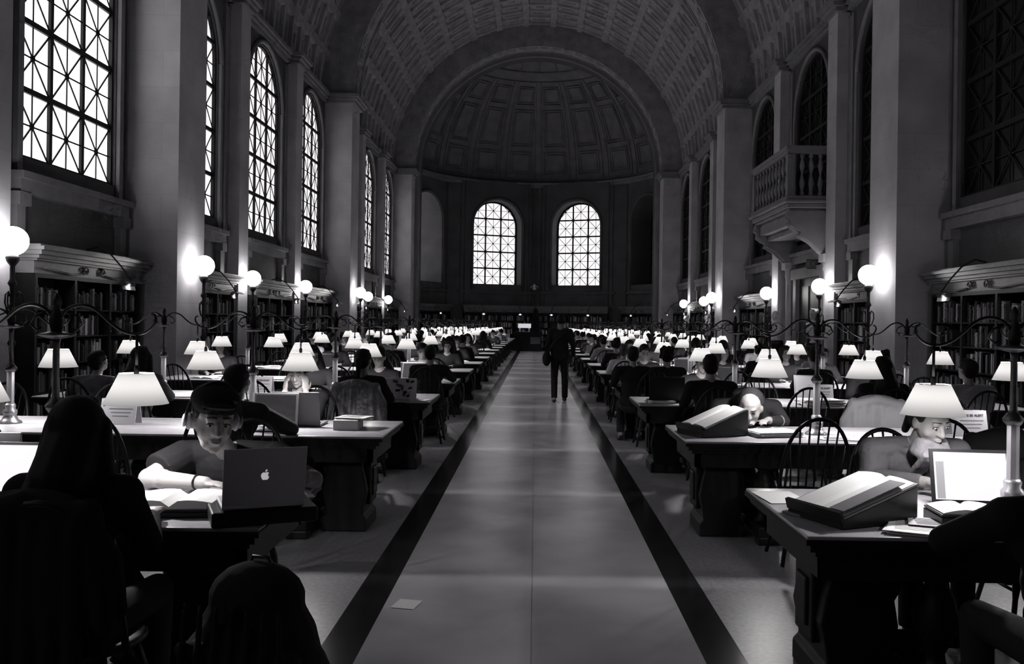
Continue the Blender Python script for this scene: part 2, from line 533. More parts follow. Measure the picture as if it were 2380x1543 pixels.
def ring_arch(y0, y1, r0, r1, n=48, z=ZSP, a0=0, a1=PI):
    mb = MB(); vs = []; fs = []
    for i in range(n + 1):
        a = a0 + (a1 - a0) * i / n
        for r, y in ((r0, y0), (r0, y1), (r1, y1), (r1, y0)):
            vs.append((-r * cos(a), y, z + r * sin(a)))
    for i in range(n):
        for t in range(4):
            fs.append((i*4+t, i*4+(t+1) % 4, (i+1)*4+(t+1) % 4, (i+1)*4+t))
    mb.add(vs, fs, False); return mb
for y in majors:
    mb = ring_arch(y - .625, y + .625, XMAJ, XW + .2)
    for e in (-1, 1):
        q = ring_arch(y + e * .56 - .05, y + e * .56 + .05, XMAJ - .05, XMAJ + .02); mb.add(q.v, q.f)
        q = ring_arch(y + e * .42 - .02, y + e * .42 + .02, XMAJ - .03, XMAJ + .02); mb.add(q.v, q.f)
    # small relief panels along the soffit of the rib
    for i in range(34):
        a = PI * (i + .5) / 34
        rot = Euler((0, -(a - PI/2), 0)).to_matrix()
        c = Vector((-(XMAJ - .01) * cos(a), y, ZSP + (XMAJ - .01) * sin(a)))
        mb.box(c, (.40, .56, .05), Euler((0, a - PI / 2, 0)).to_matrix())
        mb.box(c, (.20, .34, .09), Euler((0, a - PI / 2, 0)).to_matrix())
    struct(mb.obj('ceiling_arch', M_VAULT))
for s in (-1, 1):      # impost cornice along each side wall and capitals of the piers
    mb = MB()
    for (x, z0, z1) in ((.10, 8.82, 8.92), (.17, 8.92, 9.0), (.24, 9.0, 9.1)):
        mb.b2((s * (XW - x), Y0, z0), (s * XW, Y1, z1))
        for y in majors:
            mb.b2((s * (XMAJ - x), y - .625 - x, z0), (s * XW, y + .625 + x, z1))
        for y in minors:
            mb.b2((s * (XMIN - x), y - .33 - x, z0), (s * XW, y + .33 + x, z1))
    struct(mb.obj('trim_cornice', M_TRIM))

# ---- end wall with the great arch, apse and half dome
RA = 5.98
def endwall():
    mb = MB(); n = 48
    def q(*p): mb.add(list(p), [tuple(range(len(p)))])
    for s in (-1, 1): q((s*7.6, Y1, 0), (s*RA, Y1, 0), (s*RA, Y1, ZSP), (s*7.6, Y1, ZSP))
    Ro = XW + .5
    for i in range(n):
        a, b = PI*i/n, PI*(i+1)/n
        q((-RA*cos(a), Y1, ZSP+RA*sin(a)), (-RA*cos(b), Y1, ZSP+RA*sin(b)), (-Ro*cos(b), Y1, ZSP+Ro*sin(b)), (-Ro*cos(a), Y1, ZSP+Ro*sin(a)))
        q((-RA*cos(a), Y1, ZSP+RA*sin(a)), (-RA*cos(b), Y1, ZSP+RA*sin(b)), (-RA*cos(b), Y1+.75, ZSP+RA*sin(b)), (-RA*cos(a), Y1+.75, ZSP+RA*sin(a)))
    for s in (-1, 1):
        q((s*RA, Y1, 0), (s*RA, Y1, ZSP), (s*RA, Y1+.75, ZSP), (s*RA, Y1+.75, 0))
    return mb
struct(endwall().obj('wall_back', M_WALL))
mb = ring_arch(Y1 - .22, Y1, RA - .0, RA + .34)
q = ring_arch(Y1 - .30, Y1, RA + .26, RA + .40); mb.add(q.v, q.f)
q = ring_arch(Y1 - .12, Y1, RA + .66, RA + .74); mb.add(q.v, q.f)
for s in (-1, 1):
    mb.b2((s * RA, Y1 - .2, 0), (s * (RA + .3), Y1, ZSP))
struct(mb.obj('trim_arch', M_TRIM))
AY = 46.6
M_APSE = stone_mat('apse_stone', .10, 1.6, .7)
for ang, dist, dep, hw in ((-21, 6.3, 1.0, 3.2), (21, 6.3, 1.0, 3.2), (-63, 6.75, 1.7, 2.9), (63, 6.75, 1.4, 2.9)):
    t = R(ang); n = Vector((sin(t), cos(t), 0)); u = Vector((cos(t), -sin(t), 0)); c = Vector((0, AY, 0)) + n * dist
    lo = -hw; hi = hw
    if abs(ang) == 21:
        if ang < 0: hi = dist * math.tan(R(21)) + .02
        else: lo = -dist * math.tan(R(21)) - .02
    mb = arch_panel(lo, hi, 0, 9.8, [(0, WR + .05, SILL, SPRING)], lambda a, z, d: c + u * a + n * d + Vector((0, 0, z)), dep)
    pts = [c + u * (-1.55 * cos(PI*i/24)) - n * .03 + Vector((0, 0, SPRING + 1.55 * sin(PI*i/24))) for i in range(25)]
    mb.tube([c + u * -1.55 - n * .03 + Vector((0, 0, 3.5))] + pts + [c + u * 1.55 - n * .03 + Vector((0, 0, 3.5))], .07, 6)
    for e in (-1, 1):
        for du in (1.95, 2.2):
            if lo < e * du < hi:
                p = c + u * (e * du) - n * .03
                mb.box(p + Vector((0, 0, 6.2)), (.10, .08, 7.2), Euler((0, 0, -t)).to_matrix())
    for zz, pr in ((3.35, .12),):
        mb.box(c + Vector((0, 0, zz)) - n * (pr / 2 - .01), (2 * hw if abs(ang) != 21 else 4.8, pr, .14), Euler((0, 0, -t)).to_matrix())
    o = struct(mb.obj('wall_apse', M_APSE))
    p = c + n * (dep - .1); p.z = SILL
    window(p, -t, {-63: 2, 63: 0}.get(ang, 1), '')
def dome():
    mb = MB(); Rd = 7.0; zc = 9.8; na, ne = 48, 20
    vs = []; fs = []
    P = lambda a, e, r=Rd: (r * cos(e) * sin(a), AY - .1 + r * cos(e) * cos(a), zc + r * sin(e) * .93)
    for j in range(ne + 1):
        for i in range(na + 1):
            vs.append(P(-R(95) + R(190) * i / na, R(90) * j / ne))
    for j in range(ne):
        for i in range(na): fs.append((j*(na+1)+i, j*(na+1)+i+1, (j+1)*(na+1)+i+1, (j+1)*(na+1)+i))
    mb.add(vs, fs, True)
    def tube(pts, r): mb.tube(pts, r, 6)
    q = ring_arch(9.70, 9.80, 6.5, 9.2, 60, 0); mb.add([(x, AY - .1 + z, y) for x, y, z in q.v], q.f)
    q = ring_arch(9.55, 9.70, 6.7, 9.2, 60, 0); mb.add([(x, AY - .1 + z, y) for x, y, z in q.v], q.f)
    for e, r in ((2, .06), (54, .05), (60, .07), (78, .04)):
        tube([P(R(-94) + R(188) * i / 60, R(e), Rd - .03) for i in range(61)], r)
    for k in range(-5, 6):
        a = R(k * 17.2)
        for d in (-1.6, 1.6):
            tube([P(a + R(d), R(2 + 52 * i / 16), Rd - .03) for i in range(17)], .035)
        tube([P(a, R(60 + 18 * i / 6), Rd - .03) for i in range(7)], .03)
    for k in range(-5, 5):
        a = R((k + .5) * 17.2)
        for (e0, e1) in ((5, 16), (19, 38), (41, 51)):
            for sh, dr in ((0, .05), (1.2, .03)):
                w_ = R(5.4 - sh); E0, E1 = R(e0 + sh), R(e1 - sh)
                loop = [P(a - w_, E0, Rd - dr), P(a + w_, E0, Rd - dr), P(a + w_, (E0+E1)/2, Rd - dr), P(a + w_, E1, Rd - dr), P(a - w_, E1, Rd - dr), P(a - w_, (E0+E1)/2, Rd - dr), P(a - w_, E0, Rd - dr)]
                tube(loop, .028)
    return mb
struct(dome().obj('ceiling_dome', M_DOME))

# ================================================================== GLOBE STANDARDS
def make_globe_lamp():
    t = thing('globe_lamp', '', 'lamp')
    mb = MB(); mb.lathe([(.20, 0), (.20, .05), (.13, .08), (.11, .25), (.06, .32), (.045, .5)], n=14)
    mb.obj('base', M_IRON, t)
    mb = MB(); mb.lathe([(.045, .5), (.032, .55), (.028, 1.2), (.05, 1.25), (.028, 1.3), (.026, 1.95), (.055, 2.0), (.03, 2.06), (.028, 2.22), (.07, 2.28), (.085, 2.33), (.06, 2.36)], n=12)
    for k in range(3):
        a = k * 2 * PI / 3 + .4
        pts = [(cos(a) * r, sin(a) * r, z) for r, z in ((.03, 1.62), (.09, 1.66), (.13, 1.76), (.12, 1.86), (.07, 1.9), (.05, 1.84))]
        mb.tube(pts, .011, 6)
    mb.obj('post', M_IRON, t)
    mb = MB(); mb.ell((0, 0, 2.54), .182, n=28, m=18); mb.obj('globe', M_GLOBE, t)
    return t
gl0 = make_globe_lamp(); used = False
gpos = []
for s in (-1, 1):
    for y in sorted(majors + minors):
        if y < 8 or y > 42: continue
        x = XMAJ - .235 if min(abs(y - m) for m in majors) < .2 else XMIN - .25
        gpos.append((s, x, y))
cnt = {-1: 0, 1: 0}
for s, x, y in gpos:
    k = cnt[s]; cnt[s] += 1
    lab = 'white globe lamp on a black iron post, %s from the camera along the %s wall' % (ORD[k], SIDE[s])
    if not used: gl0.location = (s * x, y, 0); gl0['label'] = side_words(lab); gl0['group'] = 'globe lamps along the walls'; used = True
    else: dup(gl0, (s * x, y, 0), 0, lab, 'globe lamps along the walls')

# ================================================================== BOOKCASES
rng = random.Random(5)
BH = 2.12
def bookcase(loc, rz, width, label, group, nsec=3, H=2.12, pediment=True):
    """local: front faces -y, back at y = .34; x across"""
    t = thing('bookcase', label, 'bookcase', loc, rz, group)
    mb = MB(); w2 = width / 2
    mb.b2((-w2, .31, 0), (w2, .34, H)); mb.b2((-w2, 0, 0), (w2, .33, .14)); mb.b2((-w2, .0, H), (w2, .34, H + .06))
    for i in range(nsec + 1):
        x = -w2 + i * width / nsec; x = max(-w2 + .03, min(w2 - .03, x))
        mb.b2((x - .03, 0, 0), (x + .03, .34, H))
    mb.obj('carcass', M_OAK, t)
    sw = width / nsec
    for j in range(5):
        z = .14 + j * .385
        mb = MB()
        for i in range(nsec): mb.b2((-w2 + i * sw + .03, .01, z), (-w2 + (i+1) * sw - .03, .31, z + .022))
        mb.obj('shelf', M_OAK, t)
    mb = MB()
    z = H + .06
    mb.b2((-w2, .02, z), (w2, .34, z + .17))
    for (d, a, b) in ((.03, .17, .20), (.07, .20, .25), (.12, .25, .31), (.17, .31, .36), (.10, .36, .39)):
        mb.b2((-w2 - d * .6, -d, z + a), (w2 + d * .6, .34, z + b))
    mb.obj('cornice', MAT_CORN, t)
    if pediment:
        mb = MB()
        for e in (-1, 1):
            pts = []
            for i in range(22):
                a = i / 21 * 2.3 * PI; r_ = .075 * (1 - i / 24)
                pts.append((e * (.25 + r_ * cos(a)), -.01, z + .09 + r_ * sin(a)))
            mb.tube(pts, .014, 6)
            mb.tube([(e * .32, -.01, z + .05), (e * .7, -.01, z + .02), (e * (w2 - .2), -.01, z + .08)], .014, 6)
        mb.obj('scroll_ornament', MAT_CORN, t)
    return t
MAT_CORN = mat('bookcase_moulding', .16, .4, .4, vary=(6, .8, 1.15))
book_meshes = []
for m in M_BOOKS:
    for v in range(2):
        b = MB(); b.b2((-.5, 0, 0), (.5, 1, 1)); b.b2((-.5, -.04, .78), (.5, 0, .84)); b.b2((-.5, -.04, .14), (.5, 0, .20))
        book_meshes.append(b.mesh('book', m))
book_stuff = MB(); stuff_g = {m.name: MB() for m in M_BOOKS}
indiv = [0]
SHELF_N = {1: 'bottom', 2: 'second', 3: 'middle', 4: 'upper', 5: 'top'}
def fill_books(loc, rz, width, nsec, where, indiv_rows=(), fill=.93):
    w2 = width / 2; sw = width / nsec
    rot = Matrix.Rotation(rz, 3, 'Z'); L = Vector(loc)
    for j in range(5):
        z = .14 + j * .385 + .022
        for i in range(nsec):
            x = -w2 + i * sw + .045; xe = -w2 + (i + 1) * sw - .045; n_ = 0
            stop = xe - (rng.random() ** 3) * .5
            while x < stop:
                th = rng.choice((.025, .032, .04, .05, .06)) * 1.15; h = rng.uniform(.22, .335); d = rng.uniform(.17, .23)
                if x + th > xe: break
                mi = rng.choices(range(5), (5, 4, 3, 3, 3))[0]
                p = L + rot @ Vector((x + th / 2, .05 + rng.uniform(0, .03), z))
                if (j, i) in indiv_rows and indiv[0] < 300:
                    indiv[0] += 1; n_ += 1
                    o = bpy.data.objects.new('book', book_meshes[mi * 2 + n_ % 2]); COL.objects.link(o)
                    o.location = p; o.rotation_euler = (0, 0, rz); o.scale = (th - .002, d, h)
                    shade = ('black', 'dark brown', 'grey', 'tan', 'cream')[mi]
                    sec = ('near', 'middle', 'far')[i if rz < 0 else 2 - i]
                    tag(o, '%s book, %s shelf, %s part of the %s' % (shade, SHELF_N[j+1], sec, where), 'book',
                        '%s books, %s shelf, %s part of the %s' % (shade, SHELF_N[j+1], sec, where))
                else:
                    b = stuff_g[M_BOOKS[mi].name]
                    b.box(p + rot @ Vector((0, d / 2, h / 2)), (th - .002, d, h), Euler((0, 0, rz)).to_matrix())
                x += th + .001
                if rng.random() < .04: x += rng.uniform(.03, .12)
def reading_spot(loc, rz, aim, label):
    """curved iron arm with a reflector trough, lighting the shelves"""
    t = thing('shelf_light', label, 'shelf light', loc, rz, 'curved arm lights over the bookcases')
    mb = MB(); mb.tube([(0, .12, 2.62), (0, -.05, 2.66), (0, -.25, 2.55), (0, -.42, 2.36), (0, -.52, 2.22), (0, -.58, 2.14)], .013, 6)
    mb.obj('arm', M_IRON, t)
    mb = MB()
    prof = [(-.09, 0), (-.06, .07), (0, .1), (.06, .07), (.09, 0), (.075, 0), (.05, .055), (0, .08), (-.05, .055), (-.075, 0)]
    rt = Euler((R(-38), 0, 0)).to_matrix()
    mb.extrude(prof, lambda u, v, q: rt @ Vector(((q - .5) * .42, u, v)) + Vector((0, -.60, 2.06)))
    mb.obj('reflector', M_IRON, t)
    ld = bpy.data.lights.new('shelf_bulb', 'SPOT'); ld.energy = 30.0; ld.spot_size = R(130); ld.spot_blend = .9
    ld.shadow_soft_size = .05; ld.color = (1, .97, .97)
    lo = bpy.data.objects.new('bulb', ld); COL.objects.link(lo); lo.parent = t
    lo.location = (0, -.56, 2.07)
    lo.rotation_euler = (Vector((0, .62, -.25))).to_track_quat('-Z', 'Y').to_euler()
    return t
XB = 6.75
for s in (-1, 1):
    for k in range(0, 7):
        if s == 1 and k == 2: continue
        nm = '%s %s bookcase' % (ORD[k], SIDE[s])
        width = 3.25
        loc = (s * XB, bayY(k), 0); rz = s * -PI / 2
        bookcase(loc, rz, width, 'dark oak bookcase with moulded cornice, %s along the %s wall' % (ORD[k], SIDE[s]), 'oak bookcases along the side walls')
        rows = ()
        if k == 0: rows = [(4, i) for i in range(3)] + [(3, i) for i in range(3)]
        if k == 1 : rows = [(4, i) for i in range(2 if s < 0 else 2)]
        fill_books(loc, rz, width, 3, nm, rows)
        reading_spot(loc, rz, 1, 'curved black arm light over the ' + nm)
# apse bookcases
for ang, dist, width in ((-21, 6.3, 4.2), (21, 6.3, 4.2), (-63, 6.75, 3.6), (63, 6.75, 3.6)):
    t = R(ang); n = Vector((sin(t), cos(t), 0)); c = Vector((0, AY, 0)) + n * (dist - .42)
    wh = {-21: 'bookcase below the left end window', 21: 'bookcase below the right end window', -63: 'bookcase in the left corner of the end wall', 63: 'bookcase in the right corner of the end wall'}[ang]
    bookcase(c, -t, width, 'dark oak ' + wh, 'oak bookcases round the end wall', nsec=4)
    fill_books(c, -t, width, 4, wh)
    for e in ((-1, 1) if abs(ang) == 21 else (0,)):
        u = Vector((cos(t), -sin(t), 0))
        reading_spot(c + u * e * 1.1, -t, 1, 'small arm light over the %s%s' % (wh, {-1: ', its left half', 1: ', its right half', 0: ''}[e]))

# ================================================================== TABLES
ROWS = 16; PITCH = 2.9; TY0 = 4.15; TX0, TX1, TD = 1.10, 5.25, .53
tabY = lambda i: TY0 + PITCH * i
def make_table():
    """local origin under the aisle end, x runs away from the aisle"""
    t = thing('reading_table', '', 'table'); L = TX1 - TX0
    mb = MB(); mb.b2((0, -TD, .725), (L, TD, .76)); mb.obj('table_top', M_TOP, t, bevel=.006)
    mb = MB()
    for (d, a, b) in ((-.004, .722, .745), (.02, .69, .722), (.05, .665, .69)):
        mb.b2((d, -TD + d, a), (L - d, TD - d, b))
    mb.b2((.08, -TD + .08, .56), (L - .08, -TD + .12, .665)); mb.b2((.08, TD - .12, .56), (L - .08, TD - .08, .665))
    mb.b2((.08, -TD + .08, .56), (.12, TD - .08, .665)); mb.b2((L - .12, -TD + .08, .56), (L - .08, TD - .08, .665))
    mb.obj('apron', M_OAK, t)
    prof = [(.045, .13), (.07, .15), (.045, .18), (.04, .22), (.055, .25), (.085, .31), (.095, .38), (.075, .46), (.04, .52), (.06, .54), (.06, .56), (.07, .57), (.07, .665)]
    for x in (.62, L / 2, L - .62):
        for y in (-.30, .30):
            mb = MB(); mb.lathe(prof, (x, y, 0), 14); mb.obj('leg', M_OAK, t)
        mb = MB(); mb.b2((x - .07, -.46, .05), (x + .07, .46, .13))
        for y in (-.42, .42): mb.b2((x - .08, y - .06, 0), (x + .08, y + .06, .06))
        mb.b2((x - .05, -.40, .56), (x + .05, .40, .66))
        # carved scroll bracket plates of the trestle
        mb.b2((x - .02, -.12, .13), (x + .02, .12, .56)) if False else None
        mb.obj('trestle_foot', M_OAK, t, bevel=.01)
    mb = MB(); mb.b2((.42, -.05, .15), (L - .42, .05, .20)); mb.obj('stretcher', M_OAK, t)
    for x in (.33, L - .33):
        mb = MB(); prof = [(.17, 0), (.17, .10), (.14, .13), (.15, .20), (.17, .30), (.15, .42), (.13, .50), (.16, .56), (.17, .66), (-.17, .66), (-.16, .56), (-.13, .50), (-.15, .42), (-.17, .30), (-.15, .20), (-.14, .13), (-.17, .10), (-.17, 0)]
        mb.extrude(prof, lambda u, v, q: (x + u, (q - .5) * .44, v))
        mb.box((x, 0, .36), (.37, .26, .34)); mb.box((x, 0, .36), (.40, .16, .22))
        mb.obj('end_panel', M_OAK, t, bevel=.012)
    return t
tb0 = make_table()
TABLES = {}
first = True
for i in range(ROWS):
    for s in (-1, 1):
        lab = 'long dark oak reading table, %s from the camera, %s of the aisle' % (ORD[i], SIDE[s])
        loc = (s * TX0, tabY(i), 0); rz = 0 if s > 0 else PI
        if first: tb0.location = loc; tb0.rotation_euler = (0, 0, rz); tb0['label'] = side_words(lab); tb0['group'] = 'long reading tables'; first = False
        else: dup(tb0, loc, rz, lab, 'long reading tables')

# ================================================================== TABLE LAMPS
SH_Z0, SH_Z1 = 1.203, 1.343
LX = (2.20, 4.09); LO = .37
def make_lamp():
    t = thing('reading_lamp', '', 'reading lamp')
    mb = MB(); mb.lathe([(.085, 0), (.085, .012), (.06, .03), (.045, .06), (.05, .075), (.05, .10), (.036, .115), (.04, .14), (.03, .155)], n=16)
    mb.obj('base', M_BRASS, t)
    mb = MB(); mb.lathe([(.028, .15), (.028, .40), (.03, .405)], n=8, smooth=False); mb.obj('column', M_BRASS, t)
    mb = MB(); mb.lathe([(.03, .40), (.042, .415), (.046, .43), (.030, .45), (.017, .47), (.015, .56), (.014, .70), (.018, .735)], n=12); mb.obj('upper_column', M_BRASS_D, t)
    mb = MB(); mb.lathe([(.02, .735), (.05, .742), (.082, .752), (.085, .758), (.05, .763), (.03, .77)], n=20); mb.obj('disc', M_BRASS_D, t)
    mb = MB(); mb.lathe([(.02, .765), (.028, .79), (.032, .82), (.02, .86), (.014, .88), (.022, .90), (.016, .92), (.005, .945)], n=14); mb.obj('finial', M_IRON, t)
    for e in (-1, 1):
        pts = []
        P_ = [(.02, .84), (.06, .878), (.12, .892), (.18, .872), (.24, .820), (.29, .782), (.34, .764), (.39, .764), (.43, .785), (.455, .82), (.45, .85), (.43, .855)]
        # smooth the arm by Catmull-Rom
        for a in range(len(P_) - 1):
            p0, p1, p2, p3 = P_[max(a-1, 0)], P_[a], P_[a+1], P_[min(a+2, len(P_)-1)]
            for q in range(4):
                u = q / 4
                f = lambda A, B, C, D: .5 * (2*B + (C-A)*u + (2*A-5*B+4*C-D)*u*u + (3*B-A-3*C+D)*u**3)
                pts.append((e * f(p0[0], p1[0], p2[0], p3[0]), 0, f(p0[1], p1[1], p2[1], p3[1])))
        mb = MB(); mb.tube(pts, lambda q: .0095 - .004 * q, 7)
        mb.tube([(e * .05, 0, .86), (e * .10, 0, .84), (e * .12, 0, .80), (e * .09, 0, .775), (e * .07, 0, .79)], .006, 6)
        mb.cyl((e * LO, 0, .765), (e * LO, 0, .60), .007, .007, 6)
        mb.obj('arm', M_IRON, t)
        mb = MB(); z0, z1 = SH_Z0 - .76, SH_Z1 - .76
        mb.lathe([(.142, z0), (.139, z0 + .004), (.075, z1)], (e * LO, 0, 0), 32, cap=False); mb.obj('shade', M_SHADE, t)
        mb = MB(); mb.lathe([(.022, z1 - .05), (.022, z1 - .01), (.012, z1), (.012, z1 + .03)], (e * LO, 0, 0), 10)
        for k in range(3):
            a = k * 2 * PI / 3
            mb.cyl((e * LO, 0, z1 - .004), (e * LO + .074 * cos(a), .074 * sin(a), z1 - .004), .003, .003, 4)
        mb.obj('lamp_holder', M_IRON, t)
        ld = LAMPDATA
        lo = bpy.data.objects.new('bulb', ld); COL.objects.link(lo); lo.parent = t; lo.location = (e * LO, 0, z0 + .046)
    return t
M_BRASS_D = mat('lamp_dark_bronze', .08, .35, .5, metal=.5)
LAMPDATA = bpy.data.lights.new('lamp_bulb', 'POINT'); LAMPDATA.energy = BULB_W; LAMPDATA.shadow_soft_size = .028
LAMPDATA.color = (1, .98, .97)
lp0 = make_lamp(); first = True
for i in range(ROWS):
    for s in (-1, 1):
        for q, x in enumerate(LX):
            lab = 'twin-arm lamp with two white shades, %s end of the %s %s table' % (('aisle', 'wall')[q], ORD[i], SIDE[s])
            loc = (s * x, tabY(i), .76)
            if first: lp0.location = loc; lp0['label'] = side_words(lab); lp0['group'] = 'twin-arm reading lamps on the tables'; first = False
            else: dup(lp0, loc, 0, lab, 'twin-arm reading lamps on the tables')

# ================================================================== CHAIRS
def chair_parts(merge):
    parts = []
    mb = MB()
    prof = [(.0, .425), (.19, .43), (.215, .445), (.22, .458), (.205, .47), (.12, .462), (.0, .458)]
    sv = MB(); sv.lathe([p for p in prof if p[0] > 0], n=24)
    sv.v = [(x, y * .95 + (0.0), z) for x, y, z in sv.v]
    parts.append(('seat', sv))
    bow = []
    for i in range(25):
        a = PI * i / 24; zz = .46 + .0; 
        x = -.225 * cos(a) * (1 + .10 * sin(a)); h = sin(a) ** .75
        bow.append((x, -.15 - .16 * h, .46 + .535 * h))
    b = MB(); b.tube(bow, .013, 7); parts.append(('bow', b))
    for i in range(7):
        u = (i - 3) / 3.0; x0 = u * .15; x1 = u * .19
        aa = math.acos(max(-1, min(1, -x1 / .2475))); h = sin(aa) ** .75
        sp = MB(); sp.tube([(x0, -.16, .46), ((x0 + x1) / 2, -.23, .46 + .27 * h), (x1, -.15 - .16 * h, .46 + .535 * h)], .0065, 6); parts.append(('spindle', sp))
    for sx in (-1, 1):
        for sy in (-1, 1):
            a = Vector((sx * .13, sy * .12, .43)); c = Vector((sx * .21, sy * .21, 0))
            lg = MB(); lg.tube([a, a.lerp(c, .3), a.lerp(c, .5), a.lerp(c, .62), c], lambda q: .014 + .008 * sin(PI * min(1, q * 1.3)), 8); parts.append(('leg', lg))
    st = MB(); st.cyl((-.17, -.16, .2), (-.17, .16, .2), .009, .009, 6); st.cyl((.17, -.16, .2), (.17, .16, .2), .009, .009, 6); st.cyl((-.17, 0, .2), (.17, 0, .2), .010, .010, 6)
    parts.append(('stretcher', st))
    if merge:
        al = MB()
        for _, p in parts: al.add(p.v, p.f, True)
        return al
    return parts
ch0 = thing('windsor_chair', '', 'chair')
for nm, p in chair_parts(False): p.obj(nm, M_CHAIR, ch0)
chfar = chair_parts(True).mesh('windsor_chair', M_CHAIR)
ch_used = [False]
SLOTX = (1.66, 2.72, 3.70, 4.72)
SLOTN = ('next the aisle', 'second from the aisle', 'third from the aisle', 'at its wall end')
def put_chair(x, y, rz, label, near=True, group='windsor chairs at the tables'):
    if near:
        if not ch_used[0]:
            ch_used[0] = True; ch0.location = (x, y, 0); ch0.rotation_euler = (0, 0, rz); ch0['label'] = side_words(label); ch0['group'] = group; return ch0
        return dup(ch0, (x, y, 0), rz, label, group)
    o = bpy.data.objects.new('windsor_chair', chfar); COL.objects.link(o); o.location = (x, y, 0); o.rotation_euler = (0, 0, rz)
    return tag(o, label, 'chair', group)

# ================================================================== PEOPLE
def rotm(yaw, pitch, roll=0):
    return (Matrix.Rotation(yaw, 3, 'Z') @ Matrix.Rotation(-pitch, 3, 'X') @ Matrix.Rotation(roll, 3, 'Y'))
def head_prims(mb, c, M, s=1.0, fine=False):
    P = lambda x, y, z: c + M @ (Vector((x, y, z)) * s)
    E = lambda p, r: mb.ell(P(*p), tuple(q * s for q in r), M, n=20 if fine else 12, m=14 if fine else 8)
    E((0, -.012, .035), (.074, .093, .082))
    E((0, .018, -.012), (.064, .070, .088))
    E((0, .036, -.070), (.047, .046, .036))
    E((0, .066, -.088), (.020, .018, .018))
    for e in (-1, 1):
        E((e * .034, .046, -.026), (.027, .028, .030))
        E((e * .074, -.004, -.006), (.011, .022, .031))
        E((e * .024, .076, .034), (.024, .012, .010))
        if fine: E((e * .0285, .0788, .0190), (.0152, .0098, .0062))
    mb.cap(P(0, .086, .018), P(0, .104, -.020), .008 * s, .0125 * s)
    for e in (-1, 1): mb.ell(P(e * .011, .096, -.022), .0085 * s)
    E((0, .084, -.052), (.022, .010, .006)); E((0, .083, -.061), (.018, .010, .006))
def hand_prims(mb, wrist, d, nrm, side, s=1.0, curl=.35, spread=.12):
    """palm + four unequal fingers + thumb; d: pointing direction, nrm: back of the hand"""
    d = Vector(d).normalized(); nrm = (Vector(nrm) - d * Vector(nrm).dot(d)).normalized(); sd = d.cross(nrm) * side
    wrist = Vector(wrist); B = Matrix((sd, d, nrm)).transposed()
    mb.ell(wrist + d * .045 * s, (.040 * s, .052 * s, .015 * s), B, n=14, m=9)
    for k, (off, ln) in enumerate(((-.030, .068), (-.010, .078), (.010, .074), (.029, .058))):
        p = wrist + d * .082 * s + sd * off * s
        dd = (d + sd * off * spread * 30 * .1).normalized(); a = 0; seg = ln * s / 3
        for j in range(3):
            a += curl * (.5 + .4 * j); q = p + (dd * cos(a) - nrm * sin(a)) * seg
            mb.cap(p, q, (.0088 - .0008 * j) * s, (.0082 - .0008 * j) * s); p = q
    p = wrist + d * .025 * s - sd * .032 * s
    q = p + (d * .6 - sd * .75 - nrm * .25).normalized() * .036 * s; r_ = q + (d * .95 - sd * .2 - nrm * .2).normalized() * .030 * s
    mb.cap(p, q, .012 * s, .0105 * s); mb.cap(q, r_, .010 * s, .0085 * s)

